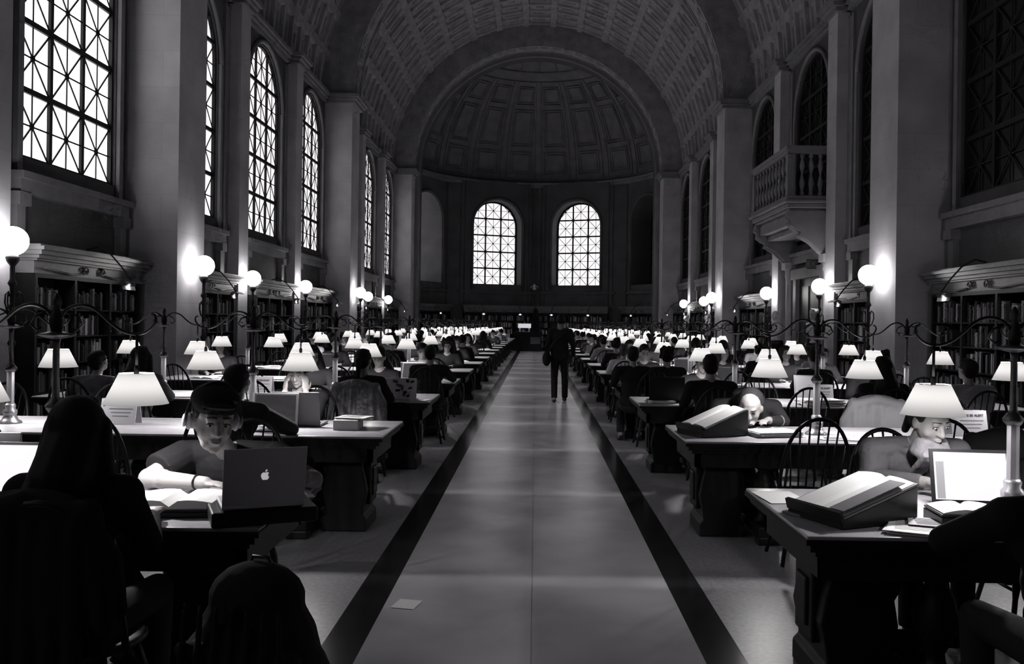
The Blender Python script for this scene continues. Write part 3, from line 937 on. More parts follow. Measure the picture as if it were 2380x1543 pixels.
def person(label, loc, rz, lean=.25, yaw=0, pitch=.2, hroll=0, elbows=None, hands=None, top='black', legs='denim', hair='short', skin=None,
           hairm=None, vox=.014, sc=1.0, sleeves='long', cat='person', group=None, side_lean=0.0, hood=False, build=1.0, extra=None, hs=1.0, turn=0.0, arm=1.0, headpos=None):
    t = thing('person', label, cat, loc, rz, group)
    skin = skin or M_SKIN; hairm = hairm or M_HAIR
    fine = vox < .008
    Rl = Matrix.Rotation(side_lean, 3, 'Y') @ Matrix.Rotation(-lean, 3, 'X')
    pel = Vector((0, -.02, .54))
    T = lambda x, y, u: pel + Rl @ Vector((x, y, u))
    b = build
    sh = {e: T(e * .175 * b, .0, .43) for e in (-1, 1)}
    nb = T(0, .0, .49)
    hc = nb + Rl @ Vector((0, .015, .0)) + Vector((0, .02 + .05 * min(1, lean * 1.5), .165)) * sc
    if headpos is not None: hc = Vector(headpos)
    elb = elbows or {e: Vector((e * .25, .20, .79)) for e in (-1, 1)}
    hnd = hands or {e: Vector((e * .09, .43, .80)) for e in (-1, 1)}
    elb = {e: Vector(elb[e]) for e in elb}; hnd = {e: Vector(hnd[e]) for e in hnd}
    M = rotm(yaw, -pitch, hroll)
    # --- body: one continuous skin
    mb = MB(); head_prims(mb, hc, M, 1.0 * hs, fine)
    mb.cap(nb - Vector((0, 0, .03)), hc + M @ Vector((0, -.02, -.06)), .052, .05)
    mb.ell(T(0, .01, .36), (.155 * b, .095, .12), Rl); mb.ell(T(0, .01, .2), (.125 * b, .09, .16), Rl); mb.ell(T(0, 0, .02), (.15 * b, .11, .12), Rl)
    for e in (-1, 1):
        mb.cap(T(e * .05, 0, .47), sh[e], .045, .055)
        mb.cap(sh[e], elb[e], .046 * arm, .038 * arm); mb.cap(elb[e], hnd[e], .040 * arm, .026 * arm); mb.ell(elb[e].lerp(hnd[e], .25), .041 * arm)
        d = hnd[e] - elb[e]; hd = (Vector((0, 1, 0)) * .6 + d.normalized()).normalized()
        if extra and extra.get('handdir'): hd = Vector(extra['handdir'][e])
        nr = Vector((0, 0, 1)) if not (extra and extra.get('handnrm')) else Vector(extra['handnrm'][e])
        hand_prims(mb, hnd[e], hd, nr, e)
        hip = Vector((e * .09, 0, .50)); kn = Vector((e * .13, .42, .50)); an = Vector((e * .13, .40, .09))
        mb.cap(hip, kn, .07, .05); mb.cap(kn, an, .048, .035); mb.cap(an - Vector((0, .02, .04)), an + Vector((0, .13, -.055)), .035, .03)
    mb.remesh('body', skin, vox, t, 5 if fine else 4)
    # --- top
    tm = MB()
    tm.ell(T(0, .01, .36), (.178 * b, .118, .14), Rl); tm.ell(T(0, .01, .2), (.155 * b, .115, .19), Rl); tm.ell(T(0, 0, .03), (.175 * b, .135, .13), Rl)
    for e in (-1, 1):
        tm.cap(T(e * .055, 0, .450), sh[e], .066, .075)
        if sleeves == 'long':
            tm.cap(sh[e], elb[e], .066, .055); tm.cyl(elb[e], elb[e].lerp(hnd[e], .90), .052, .038, 14); tm.ell(elb[e], .054)
        else:
            tm.cyl(sh[e], sh[e].lerp(elb[e], .74), .070 * arm, .078 * arm, 16)
    if hood: tm.ell(hc + M @ Vector((0, -.055, .03)), (.112, .105, .125), M)
    if hood: tm.ell(nb + Rl @ Vector((0, -.06, .03)), (.12, .08, .06), Rl)
    if extra and extra.get('top'): extra['top'](tm, T)
    tm.remesh('jacket' if sleeves == 'long' else 'shirt', M_CLOTH[top], max(vox, .010) if not fine else .008, t, 4)
    lm = MB()
    for e in (-1, 1):
        hip = Vector((e * .09, 0, .50)); kn = Vector((e * .13, .42, .51)); an = Vector((e * .13, .40, .11))
        lm.cap(hip, kn, .085, .066); lm.cyl(kn, an, .064, .055, 12)
    lm.ell((0, -.01, .50), (.17, .12, .10))
    lm.remesh('trousers', M_CLOTH[legs], max(vox, .014), t, 3)
    for e in (-1, 1):
        sm_ = MB(); sm_.ell((e * .13, .46, .05), (.05, .13, .045)); sm_.b2((e * .13 - .04, .35, .0), (e * .13 + .04, .56, .03))
        sm_.remesh('shoe', M_BLACK, .014, t, 3)
    # --- hair
    hm = MB(); P = lambda x, y, z: hc + M @ (Vector((x, y, z)) * hs); h1 = hs
    if hair in ('short', 'cap', 'bun', 'long', 'curly', 'pony'):
        hm.ell(P(0, -.026, .045), (.083 * h1, .096 * h1, .084 * h1), M, n=18, m=12)
        hm.ell(P(0, -.05, .0), (.078 * h1, .065 * h1, .08 * h1), M)
        hm.ell(P(0, .030, .088), (.058 * h1, .050 * h1, .030 * h1), M)
        for e in (-1, 1): hm.ell(P(e * .066, -.002, .040), (.016, .040, .045), M)
    if hair == 'bun': hm.ell(P(0, -.12, .07), .045)
    if hair == 'pony': hm.cap(P(0, -.12, .02), P(0, -.15, -.14), .035, .02)
    if hair == 'curly':
        r2 = random.Random(3)
        for _ in range(40):
            a = r2.uniform(-PI, PI); z = r2.uniform(-.02, .12); y = cos(a) * .085 - .03
            if y < .03 or z > .09: hm.ell(P(sin(a) * .08, y, z), .026)
    if hair == 'long':
        hm.ell(P(0, -.035, .02), (.100, .105, .115), M)
        hm.cap(P(0, -.05, -.02), nb + Rl @ Vector((0, -.10, -.02)), .10, .11)
        hm.ell(nb + Rl @ Vector((0, -.10, -.12)), (.15, .075, .20), Rl)
        for e in (-1, 1): hm.cap(P(e * .075, -.02, .02), nb + Rl @ Vector((e * .11, -.02, -.06)), .04, .05)
    if hair != 'bald': hm.remesh('hair', hairm, max(vox * .8, .006), t, 4)
    # --- face
    if extra and extra.get('face'):
        for e in (-1, 1):
            f = MB(); f.ell(P(e * .0285, .0790, .012), (.0120 * h1, .0080 * h1, .0052 * h1), M, n=14, m=9); ey = f.obj('eye', M_LENS, t)
            f = MB(); g = extra.get('gaze', 0); f.ell(P(e * .0285 + g, .0860, .0095), (.0058 * h1, .0025 * h1, .0056 * h1), M); f.obj('iris', M_BLACK, ey)
            f = MB(); f.tube([P(e * .0285 + q * .0155, .0870 - abs(q + .1 * e) * .007, .0195 - abs(q) ** 2 * .008) for q in (-1, -.5, 0, .5, 1)], .0022 * h1, 6)
            f.obj('eyelash', M_HAIR, t)
            f = MB(); f.tube([P(e * (.012 + q * .036), .0885 - q * q * .017, .0405 + .003 * sin(PI * q) - .003 * q) for q in (0, .25, .5, .75, 1)], lambda q: .0024 * h1 * (1.1 - .6 * q), 6); f.obj('eyebrow', M_HAIR, t)
        f = MB(); f.tube([P(q * .019, .0945 - q * q * .012, -.0565) for q in (-1, -.5, 0, .5, 1)], lambda q: .0022 * h1 * (.5 + sin(PI * q)), 6); f.obj('mouth_line', mat('lip', .20, .4, .3, tint=(1.1, .95, .95)), t)
    if not (extra and extra.get('face')):
        f = MB()
        for e in (-1, 1):
            f.ell(P(e * .0285, .0815, .012), (.0115 * h1, .0060 * h1, .0055 * h1), M); f.tube([P(e * (.012 + q * .036), .0885 - q * q * .017, .036) for q in (0, .5, 1)], .0024 * h1, 5)
        f.obj('eyes', M_HAIR, t)
        f = MB(); f.tube([P(q * .019, .0945 - q * q * .012, -.0565) for q in (-1, -.5, 0, .5, 1)], .0022 * h1, 5); f.obj('mouth_line', mat('lip', .20, .4, .3, tint=(1.1, .95, .95)), t)
    return t, dict(hc=hc, M=M, T=T, P=P, nb=nb, Rl=Rl, sh=sh, elb=elb, hnd=hnd)

def coat(label, x, y, rz, m, group=None):
    """coat hung over a chair back: folded cloth with thickness"""
    t = thing('draped_coat', label, 'coat', (x, y, 0), rz)
    mb = MB()
    mb.tube([(-.26, -.25, .60), (-.26, -.29, .80), (-.19, -.33, .94), (0, -.34, .99), (.19, -.33, .94), (.26, -.29, .80), (.26, -.25, .60)], .045, 8)
    mb.ell((0, -.29, .93), (.21, .075, .10)); mb.ell((-.12, -.33, .70), (.10, .05, .26)); mb.ell((.10, -.34, .70), (.11, .05, .26)); mb.ell((0, -.34, .60), (.19, .045, .2))
    for k in range(6): mb.cap((-.18 + k * .07, -.35, .92), (-.19 + k * .075, -.375, .40), .026, .03)
    mb.cap((-.19, -.30, .95), (-.25, -.32, .62), .05, .04); mb.cap((.19, -.30, .95), (.26, -.33, .6), .05, .04)
    mb.remesh('cloth', m, .012, t, 3); return t
# ------------------------------------------------ props
def open_book(mb_pages, w_, d_, th):
    """open book lying flat: local x across both pages, y depth"""
    n = 14
    top = []
    for i in range(n + 1):
        u = -1 + 2 * i / n
        z = th * (.30 + .85 * (1 - (abs(u)) ** 1.2) * (abs(u) ** .38) * 1.35)
        top.append((u * w_ / 2, z))
    poly = top + [(w_ / 2, .004), (-w_ / 2, .004)]
    mb_pages.extrude(poly, lambda u, v, q: (u, (q - .5) * d_, v))
def book_lines(w_, d_, th, side, rows=14):
    mb = MB()
    for r_ in range(rows):
        y = d_ / 2 - .03 - r_ * (d_ - .06) / rows
        x0, x1 = side * w_ * .09, side * w_ * .43
        z = th * 1.0
        mb.b2((x0, y, z * .93), (x1, y - .0035, z * .93 + .001))
    return mb
def laptop(label, loc, rz, w_=.33, d_=.235, ang=105, body=M_ALU, lid=None, screen=M_SCREEN_DIM, logo=None, group=None, bezel=None, keyb=True):
    """local: user sits at -y side, hinge at +y"""
    t = thing('laptop', label, 'laptop', loc, rz, group)
    mb = MB(); mb.b2((-w_/2, -d_/2, .004), (w_/2, d_/2, .020)); mb.obj('base', body, t, bevel=.004)
    if keyb:
        mb = MB()
        for r_ in range(5):
            for k in range(13): mb.box((-w_ * .42 + k * w_ * .07, d_ * .38 - r_ * .019, .0215), (w_ * .06, .015, .003))
        mb.obj('keyboard', M_BLACK if body is not M_LWHITE else M_LWHITE, t)
    a = R(ang); rt = Matrix.Rotation(PI - a, 3, 'X'); hinge = Vector((0, d_/2, .020))
    # lid plane: from hinge upward
    up = Vector((0, -cos(a) * -1, 0)); up = Vector((0, -cos(a), sin(a))); nb_ = Vector((0, sin(a), cos(a)))  # nb_: outer side
    B = Matrix((Vector((1, 0, 0)), nb_, up)).transposed()
    lidm = lid or body
    mb = MB(); mb.box(hinge + up * d_/2 + nb_ * .004, (w_, .008, d_), B); L = mb.obj('lid', lidm, t, bevel=.003)
    mb = MB(); mb.box(hinge + up * d_/2 - nb_ * .001, (w_ - .004, .002, d_ - .004), B); mb.obj('bezel', bezel or body, L)
    mb = MB(); mb.box(hinge + up * (d_/2 + .004) - nb_ * .003, (w_ - .035, .002, d_ - .04), B); mb.obj('screen', screen, L)
    if screen is M_SCREEN:
        mb = MB(); c0 = hinge + up * (d_ * .44) - nb_ * .0045 - Vector((w_ * .38, 0, 0)); mb.box(c0, (w_ * .10, .001, d_ * .66), B); mb.obj('sidebar', mat('screen_sidebar', .05, .3, .4, emit=.38), L)
    if logo == 'apple':
        pts = []
        out = [(0, .40), (.12, .47), (.30, .48), (.45, .38), (.36, .24), (.33, .08), (.38, -.08), (.50, -.20), (.40, -.42), (.26, -.58), (.14, -.60), (0, -.54), (-.14, -.60), (-.28, -.57), (-.42, -.40), (-.52, -.15), (-.54, .10), (-.46, .32), (-.32, .45), (-.14, .47)]
        s_ = .030
        q = MB(); q.extrude([(-u * s_, v * s_) for u, v in reversed(out)], lambda u, v, k: hinge + up * (d_ * .52 + v) + Vector((1, 0, 0)) * u + nb_ * (.0082 + .0012 * k))
        leaf = [(0, .56), (.02, .74), (.14, .88), (.24, .90), (.23, .76), (.13, .62)]
        q.extrude([(-u * s_, v * s_) for u, v in leaf], lambda u, v, k: hinge + up * (d_ * .52 + v) + Vector((1, 0, 0)) * u + nb_ * (.0082 + .0012 * k))
        q.obj('logo', M_LOGO, L)
    if logo == 'disc':
        q = MB(); c = hinge + up * d_ * .52 + nb_ * .008; q.cyl(c, c + nb_ * .0015, .014, .014, 20); q.obj('logo', M_LOGO, L)
    if logo == 'stickers':
        r2 = random.Random(8); q = MB(); q2 = MB()
        for k in range(16):
            x = r2.uniform(-.42, .42) * w_; z = r2.uniform(.12, .88) * d_
            (q if k % 2 else q2).box(hinge + up * z + Vector((x, 0, 0)) + nb_ * (.0085 + .0004 * k), (r2.uniform(.02, .06), .0008, r2.uniform(.015, .04)), B @ Matrix.Rotation(r2.uniform(-.4, .4), 3, 'Y'))
        q.obj('stickers', M_INKLINE, L); q2.obj('stickers', M_INK, L)
    return t, hinge, up, nb_
def papers(label, loc, rz, w_=.22, d_=.30, n=1, group=None, th=.0012, m=None, name='paper_sheet', lines=True):
    mb = MB(); r2 = random.Random(int(abs(loc[0] * 971 + loc[1] * 313)) % 9999)
    t = thing(name, label, 'paper', loc, rz, group)
    for k in range(n):
        mb.box((r2.uniform(-.01, .01) * (n > 1), r2.uniform(-.01, .01) * (n > 1), .001 + th * (k + .5)), (w_, d_, th), (0, 0, r2.uniform(-.15, .15) * (n > 1)))
    mb.obj('sheet', m or M_PAPER, t)
    if lines:
        q = MB()
        for r_ in range(12): q.b2((-w_ * .38, d_ * .4 - r_ * d_ * .065, th * n + .0012), (w_ * r2.uniform(.2, .38), d_ * .4 - r_ * d_ * .065 - .004, th * n + .0016))
        q.obj('text_lines', M_INK, t)
    return t
def text_mesh(s_, size, m, parent, mtx, name='lettering', align='CENTER', ext=.0004):
    cu = bpy.data.curves.new('t', 'FONT'); cu.body = s_; cu.size = size; cu.extrude = ext; cu.align_x = align; cu.align_y = 'CENTER'
    o = bpy.data.objects.new('t', cu); COL.objects.link(o)
    dg = bpy.context.evaluated_depsgraph_get(); dg.update()
    me = bpy.data.meshes.new_from_object(o.evaluated_get(dg)); bpy.data.objects.remove(o); bpy.data.curves.remove(cu)
    me.materials.clear(); me.materials.append(m)
    ob = bpy.data.objects.new(name, me); COL.objects.link(ob); ob.parent = parent; ob.matrix_local = mtx
    return ob
def alert_card(label, loc, rz):
    t = thing('notice_card', label, 'notice', loc, rz, 'standing notice cards on the tables')
    mb = MB(); Wd, Hh = .29, .20
    mb.box((0, -.035, Hh/2), (Wd, .003, Hh), (R(-12), 0, 0)); mb.box((0, .035, Hh/2), (Wd, .003, Hh), (R(12), 0, 0)); mb.obj('card', M_PAPER_G, t)
    T_ = Matrix.Translation((0.02, -.0254, Hh * .80)) @ Matrix.Rotation(R(78), 4, 'X')
    text_mesh('PLEASE BE ALERT', .026, M_INKLINE, t, T_)
    q = MB()
    for k in range(3): q.box((.02, -.0368 + .208 * (.020 - .028 * k), .1 + .020 - .028 * k), (.19 - .03 * k, .0008, .007), (R(-12), 0, 0))
    q.obj('small_print', M_INK, t)
    q = MB(); q.extrude([(0, 0), (.018, .018), (.018, .022), (0, .022)], lambda u, v, k: (-.125 + u, -.0368 + .208 * (.035 + v) - .0006 * k, .135 + v)); q.obj('corner_mark', M_INKLINE, t)
    return t
M_PAPER_G = mat('card_paper', .50, .8, .1)

# ================================================================== PEOPLE AND THINGS BY TABLE
def seat_xy(s, i, slot, far, dx=0, tuck=0):
    x = s * (SLOTX[slot] if slot is not None else 0) + dx
    y = tabY(i) + (TD + .33 - tuck if far else -(TD + .33 - tuck))
    return x, y, (PI if far else 0)
people_at = {}      # (side, row, far, slot)
exec_rows = 6
def seatlab(s, i, slot, far):
    return '%s side of the %s %s table, %s' % ('far' if far else 'near', ORD[i], SIDE[s], SLOTN[slot])

# --- left table 1: young man with cap and headphones
def cap_and_phones(t, g):
    P, M, hs = g['P'], g['M'], HS
    mb = MB(); mb.ell(P(0, -.020, .075), (.092 * hs, .108 * hs, .066 * hs), M, n=22, m=14)
    mb.ell(P(.004, .072, .080), (.062 * hs, .052 * hs, .012 * hs), M @ Matrix.Rotation(R(14), 3, 'X'))
    mb.ell(P(0, -.02, .139), .008 * hs)
    mb.remesh('cap', M_CLOTH['black'], .006, t, 3)
    mb = MB(); r5 = random.Random(2)
    for k in range(14): u = -.055 + .008 * k; mb.cap(P(u, .078 - u * u * 6, .085), P(u + .012, .090 - u * u * 6, .050 + .012 * r5.random() + (.014 if u > 0 else 0)), .007, .003)
    mb.remesh('fringe', M_HAIR, .004, t, 1)
    q = MB(); q.box(P(-.050, .066, .098), (.024, .004, .014), M @ Matrix.Rotation(R(-32), 3, 'Z')); q.obj('cap_badge', M_INK, t)
    hp = thing('headphones', 'pale over-ear headphones worn over the black cap of the young man', 'headphones')
    hp.location = t.location; hp.rotation_euler = t.rotation_euler; hp.scale = t.scale
    mb = MB(); mb.tube([P(.100 * cos(PI * i / 20), -.020, .0 + .148 * sin(PI * i / 20)) for i in range(21)], .006, 8); mb.obj('headband', M_BLACK, hp)
    for e in (-1, 1):
        mb = MB(); mb.ell(P(e * .086, -.012, -.008), (.016, .032, .040), M, n=18, m=12); mb.obj('ear_cushion', M_LWHITE, hp)
        mb = MB(); mb.ell(P(e * .103, -.016, -.006), (.011, .025, .031), M, n=18, m=12); mb.obj('ear_cup', M_LGREY, hp)
HS = 1.2
# he leans far over the table, his head turned towards the aisle
px = W(500, 965, 4.15)
man_root = (-1.56, tabY(0) + TD + .17, 0)
def L(root, p):    # world -> local of somebody facing the camera (rz = pi)
    return Vector((-(p[0] - root[0]), -(p[1] - root[1]), p[2]))
elb_r = L(man_root, W(345, 1103, 4.42)); elb_r.z = .815
hand_r = L(man_root, W(478, 1120, 4.30)); hand_r.z = .815
elb_l = L(man_root, (-1.10, 4.52, .80)); hand_l = L(man_root, (-1.25, 4.22, .86))
HP = L(man_root, W(497, 978, 4.12))
mt, g = person('young man in black cap and dark t-shirt, leaning on his bare forearm', man_root, PI, lean=.58, arm=1.22, yaw=R(30), pitch=-.24, hroll=R(-5), headpos=HP,
               elbows={1: elb_r, -1: elb_l}, hands={1: hand_r, -1: hand_l}, top='dark', sleeves='short', hair='short', vox=.0065, hs=HS, build=1.22,
               extra=dict(face=True, gaze=.002, handdir={1: (-.95, .2, -.05), -1: (.5, .8, .0)}, handnrm={1: (0, 0, 1), -1: (0, 0, 1)}))
cap_and_phones(mt, g)
put_chair(man_root[0] - .12, man_root[1] + .26, PI, 'windsor chair under the young man in the black cap')
# watch/bracelet
q = MB(); p0 = g['elb'][1].lerp(g['hnd'][1], .86); dv = (g['hnd'][1] - g['elb'][1]).normalized(); q.tube([p0 + (dv.cross(Vector((0, 0, 1))).normalized() * cos(a) + Vector((0, 0, 1)) * sin(a)) * .036 for a in [2 * PI * k / 16 for k in range(17)]], .005, 6); q.obj('wrist_band', M_BLACK, mt)
# his laptop on a black case
LP = W(609, 1110, 3.68)
lt, hinge, up, nrm = laptop('silver laptop with a glowing fruit logo in front of the man in the cap', (-1.15, 3.80, .825), 0, .325, .245, 104, M_ALU, screen=M_SCREEN_DIM, logo='apple')
lt.rotation_euler = (0, 0, PI + R(24))
mb = MB(); mb.b2((-.21, -.15, 0), (.21, .15, .062)); cs = mb.obj('book_cradle', M_BLACK, None, (-1.15, 3.82, .76), (0, 0, R(24)), bevel=.008)
tag(cs, 'flat black case under the silver laptop with the fruit logo', 'case')
# big open book before him
def big_book(label, loc, rz, w_, d_, th, tilt=(0, 0), support=None):
    t = thing('open_book', label, 'book', loc, 0); t.rotation_euler = (tilt[0], tilt[1], rz)
    mb = MB(); open_book(mb, w_, d_, th); mb.obj('pages', M_PRINT, t)
    mb = MB(); mb.b2((-w_/2 - .008, -d_/2 - .006, -.004), (w_/2 + .008, d_/2 + .006, .004)); mb.obj('cover', M_BLACK, t)
    return t
big_book('large open book with white pages beside the silver laptop', (-1.54, 3.93, .79), R(4), .50, .27, .05)
mb = MB(); mb.b2((-.22, -.13, 0), (.22, .13, .022)); o = mb.obj('book', M_BLACK, None, (-1.54, 3.91, .762), (0, 0, R(4)), bevel=.004); tag(o, 'closed black book underneath the large open book', 'book')
# papers hanging over the aisle corner
papers('loose white sheets at the aisle corner of the first left table', (-1.20, 4.36, .762), R(20), .23, .30, 3)
mb = MB(); mb.tube([(0, 0, 0), (.13, .02, 0)], .004, 6); o = mb.obj('pen', M_ALU, None, (-1.52, 4.20, .766), (0, 0, .3)); tag(o, 'slim pen lying by the forearm of the man in the cap', 'pen')

# --- silhouetted woman, near side of left table 1
def wide_hair(tm, T): pass
wt, g = person('long-haired woman in black seen from behind at the first left table', (-1.63, tabY(0) - TD - .42, 0), 0, lean=.06, yaw=.1, pitch=.15, top='black', hair='long', vox=.010, build=1.0, sc=1.0,
               elbows={1: (.21, .14, .76), -1: (-.25, .12, .78)}, hands={1: (.10, .42, .81), -1: (-.16, .42, .81)})
put_chair(-1.60, tabY(0) - TD - .40, 0, 'windsor chair of the long-haired woman in black')
laptop('open laptop with bright screen left of the long-haired woman', (-2.33, tabY(0) - .20, .762), 0, .37, .25, 108, M_BLACK, screen=M_SCREEN, keyb=True)
papers('scattered white papers on the far side behind the bright laptop', (-2.35, tabY(0) + .33, .762), .2, .30, .24, 4)
laptop('grey laptop lid seen from behind at the left edge of the first left table', (-2.55, tabY(0) + .20, .762), PI, .36, .28, 96, M_LGREY)

coat_later = [(-1.66, tabY(0) - TD - .34)]
# --- right table 1: woman with scarf
wr = (2.02, tabY(0) + TD + .24, 0)
def scarf_(t, g):
    mb = MB(); nb, P, T = g['nb'], g['P'], g['T']
    c = g['hc'] + g['M'] @ Vector((0, .0, 0)) + Vector((0, .010, -.128))
    for k, (rz_, rr, zz, th) in enumerate(((0, .060, .022, .022), (.4, .066, -.006, .026), (1.0, .074, -.034, .027))):
        mb.tube([c + Vector((rr * 1.05 * cos(a), rr * sin(a), zz + .012 * sin(a * 2 + rz_) - .018 * sin(a))) for a in [2 * PI * i / 22 for i in range(23)]], th, 10)
    for e, l in ((-1, .30), (1, .34)):
        pts = [c + Vector((e * .04, .09, -.03)), T(e * .050, .125, .34), T(e * .060, .14, .20), T(e * .07, .13, .34 - l)]
        for k in range(3): mb.tube([p + Vector(((k - 1) * .022, 0, 0)) for p in pts], .018, 8)
    mb.remesh('scarf', M_CLOTH['scarf'], .007, t, 3)
def jk(tm, T):   # quilted folds on the sleeves, raised collar
    for e in (-1, 1):
        for k in range(6):
            c = Vector(ew[e]).lerp(T(e * .18, 0, .42), .15 + k * .13)
            tm.ell(c, (.074, .07, .026))
    tm.tube([T(.11 * cos(a), .02 + .08 * sin(a), .47) for a in [2 * PI * i / 16 for i in range(17)]], .022, 8)
ew = {-1: Vector((-.23, .27, .82)), 1: Vector((.26, .20, .82))}
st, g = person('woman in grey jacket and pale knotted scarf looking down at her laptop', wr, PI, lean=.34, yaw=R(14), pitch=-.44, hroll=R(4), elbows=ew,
               hands={-1: (-.05, .46, .83), 1: (.05, .40, .83)}, top='jacket', hair='pony', skin=mat('skin_darkened', .18, .5, .3, tint=(1.03, .98, .97)), vox=.0065, build=1.28, arm=1.1, hs=1.10, headpos=L(wr, W(2162, 978, 4.62)), extra=dict(face=True, top=jk, handdir={-1: (.5, .8, 0), 1: (-.5, .8, 0)}))  # her skin tone is darkened to offset the lamp close to her face
scarf_(st, g)
put_chair(wr[0] + .05, wr[1] + .14, PI, 'windsor chair under the woman with the scarf')
laptop('open laptop with bright white screen facing the dark shoulder at the right edge', (2.02, tabY(0) - .10, .762), R(-6), .36, .26, 104, M_BLACK, screen=M_SCREEN)
mb = MB(); mb.b2((.05, -.02, 0), (.10, .1, .0015)); 
# sloped book rests
def book_rest(label, loc, rz, w_, d_, h0, h1):
    t = thing('book_rest', label, 'book rest', loc, rz)
    mb = MB(); mb.extrude([(-d_/2, 0), (d_/2, 0), (d_/2, h1), (-d_/2, h0)], lambda u, v, q: ((q - .5) * w_, u, v)); mb.obj('wedge', M_BLACK, t, bevel=.005)
    mb = MB(); sl = math.atan2(h1 - h0, d_); mb.box((0, -d_/2 - .002, h0 + .012), (w_, .018, .045), (sl, 0, 0)); mb.obj('lip', M_BLACK, t)
    return t, sl
def book_on_rest(label, loc, rz, w_, d_, h0, h1, bw, bd, th, grey=False):
    t = thing('open_book', label, 'book'); sl = math.atan2(h1 - h0, d_)
    B = Matrix.Rotation(rz, 4, 'Z') @ Matrix.Translation((0, 0, (h0 + h1) / 2 + .006)) @ Matrix.Rotation(sl, 4, 'X')
    t.matrix_world = Matrix.Translation(loc) @ B
    mb = MB(); open_book(mb, bw, bd, th); mb.obj('pages', M_PRINT, t)
    mb = MB(); mb.b2((-bw/2 - .01, -bd/2 - .008, -.004), (bw/2 + .01, bd/2 + .008, .004)); mb.obj('cover', M_LGREY, t)
    if grey:
        mb = MB(); mb.box((bw * .36, -bd * .05, th * 1.05), (bw * .26, bd * .86, .003)); mb.obj('loose_sheet', M_LGREY, t)
    return t
R1 = W(1965, 1150, 3.95)
rl = (1.40, 3.97, .762)
book_rest('black sloped book rest on the first right table', rl, R(-66), .34, .42, .04, .16)
book_on_rest('large open book with grey margin on the sloped rest, first right table', rl, R(-66), .34, .42, .04, .16, .33, .41, .022, True)
R2 = W(1650, 985, 6.95)
rl = (1.37, 6.95, .762)
book_rest('black sloped book rest on the second right table', rl, R(-66), .34, .42, .05, .20)
book_on_rest('open white book on the sloped rest, second right table', rl, R(-66), .34, .42, .05, .20, .33, .38, .03)
big_book('crumpled open book between the woman with the scarf and the near laptop', (1.86, 3.86, .82), R(-4), .28, .2, .03)
mb = MB(); mb.b2((-.15, -.11, 0), (.15, .11, .05)); o = mb.obj('book', M_BLACK, None, (1.86, 3.86, .762), (0, 0, R(-4)), bevel=.004); tag(o, 'thick black book under the small open book, first right table', 'book')
papers('overlapping white papers at the near edge of the first right table', (1.60, 3.745, .762), R(-24), .24, .26, 5, th=.003)
papers('white card with pale cover lying on the papers, first right table', (1.68, 3.80, .782), R(-14), .18, .17, 2, m=M_PAPER_G)
papers('white sheet at the aisle corner of the first right table', (1.21, 4.42, .762), R(5), .2, .30, 1, lines=False)
mb = MB(); mb.b2((-.14, -.03, 0), (.14, .03, .012)); o = mb.obj('ruler', M_LGREY, None, (1.22, 3.95, .762), (0, 0, R(-55))); tag(o, 'grey ruler beside the sloped book rest, first right table', 'ruler')

# dark shoulder at the right edge
person('person in black reaching to the laptop, only a dark shoulder in view', (1.86, 3.02, 0), R(6), lean=.30, top='black', hair='short', vox=.012, build=1.3,
       elbows={-1: (-.36, .26, .84), 1: (.3, .2, .8)}, hands={-1: (-.12, .52, .80), 1: (.1, .5, .8)})
put_chair(1.92, 3.02, 0, 'windsor chair of the dark figure at the right edge')

coat('long black coat hung on the chair of the long-haired woman', -1.66, tabY(0) - TD - .34, 0, M_CLOTH['black'])
def backpack():
    t = thing('backpack', 'bulging black backpack with strap buckles beside the aisle end of the nearest window-side table', 'backpack', (-.93, 3.06, 0), R(-15))
    mb = MB(); mb.ell((0, 0, .40), (.24, .17, .34)); mb.ell((0, .0, .22), (.26, .19, .22)); mb.ell((0, -.13, .24), (.17, .09, .17)); mb.ell((0, 0, .66), (.17, .13, .12)); mb.b2((-.2, -.15, 0), (.2, .15, .1))
    for e in (-1, 1): mb.ell((e * .19, -.02, .34), (.09, .13, .20))
    for k in range(7): mb.cap((-.19 + k * .063, -.17, .34), (-.17 + k * .057, -.15, .66), .014, .010)
    mb.ell((0, -.17, .20), (.19, .07, .15)); mb.cap((-.2, -.12, .5), (.2, -.12, .5), .03)
    mb.remesh('pack_body', M_CLOTH['black'], .010, t, 2)
    mb = MB(); mb.tube([(-.04, .02, .76), (-.03, .02, .79), (.03, .02, .79), (.04, .02, .76)], .006, 6); mb.obj('grab_handle', M_BLACK, t)
    for k, z in enumerate((.16, .24, .32, .42)):
        mb = MB(); mb.box((.265 - .03 * abs(k - 1.2), .03, z), (.045, .03, .016), (0, .3, 0)); mb.cyl((.28 - .03 * abs(k - 1.2), .03, z), (.30 - .03 * abs(k - 1.2), .03, z - .03), .007, .007, 6); mb.obj('buckle', M_BLACK, t)
backpack()
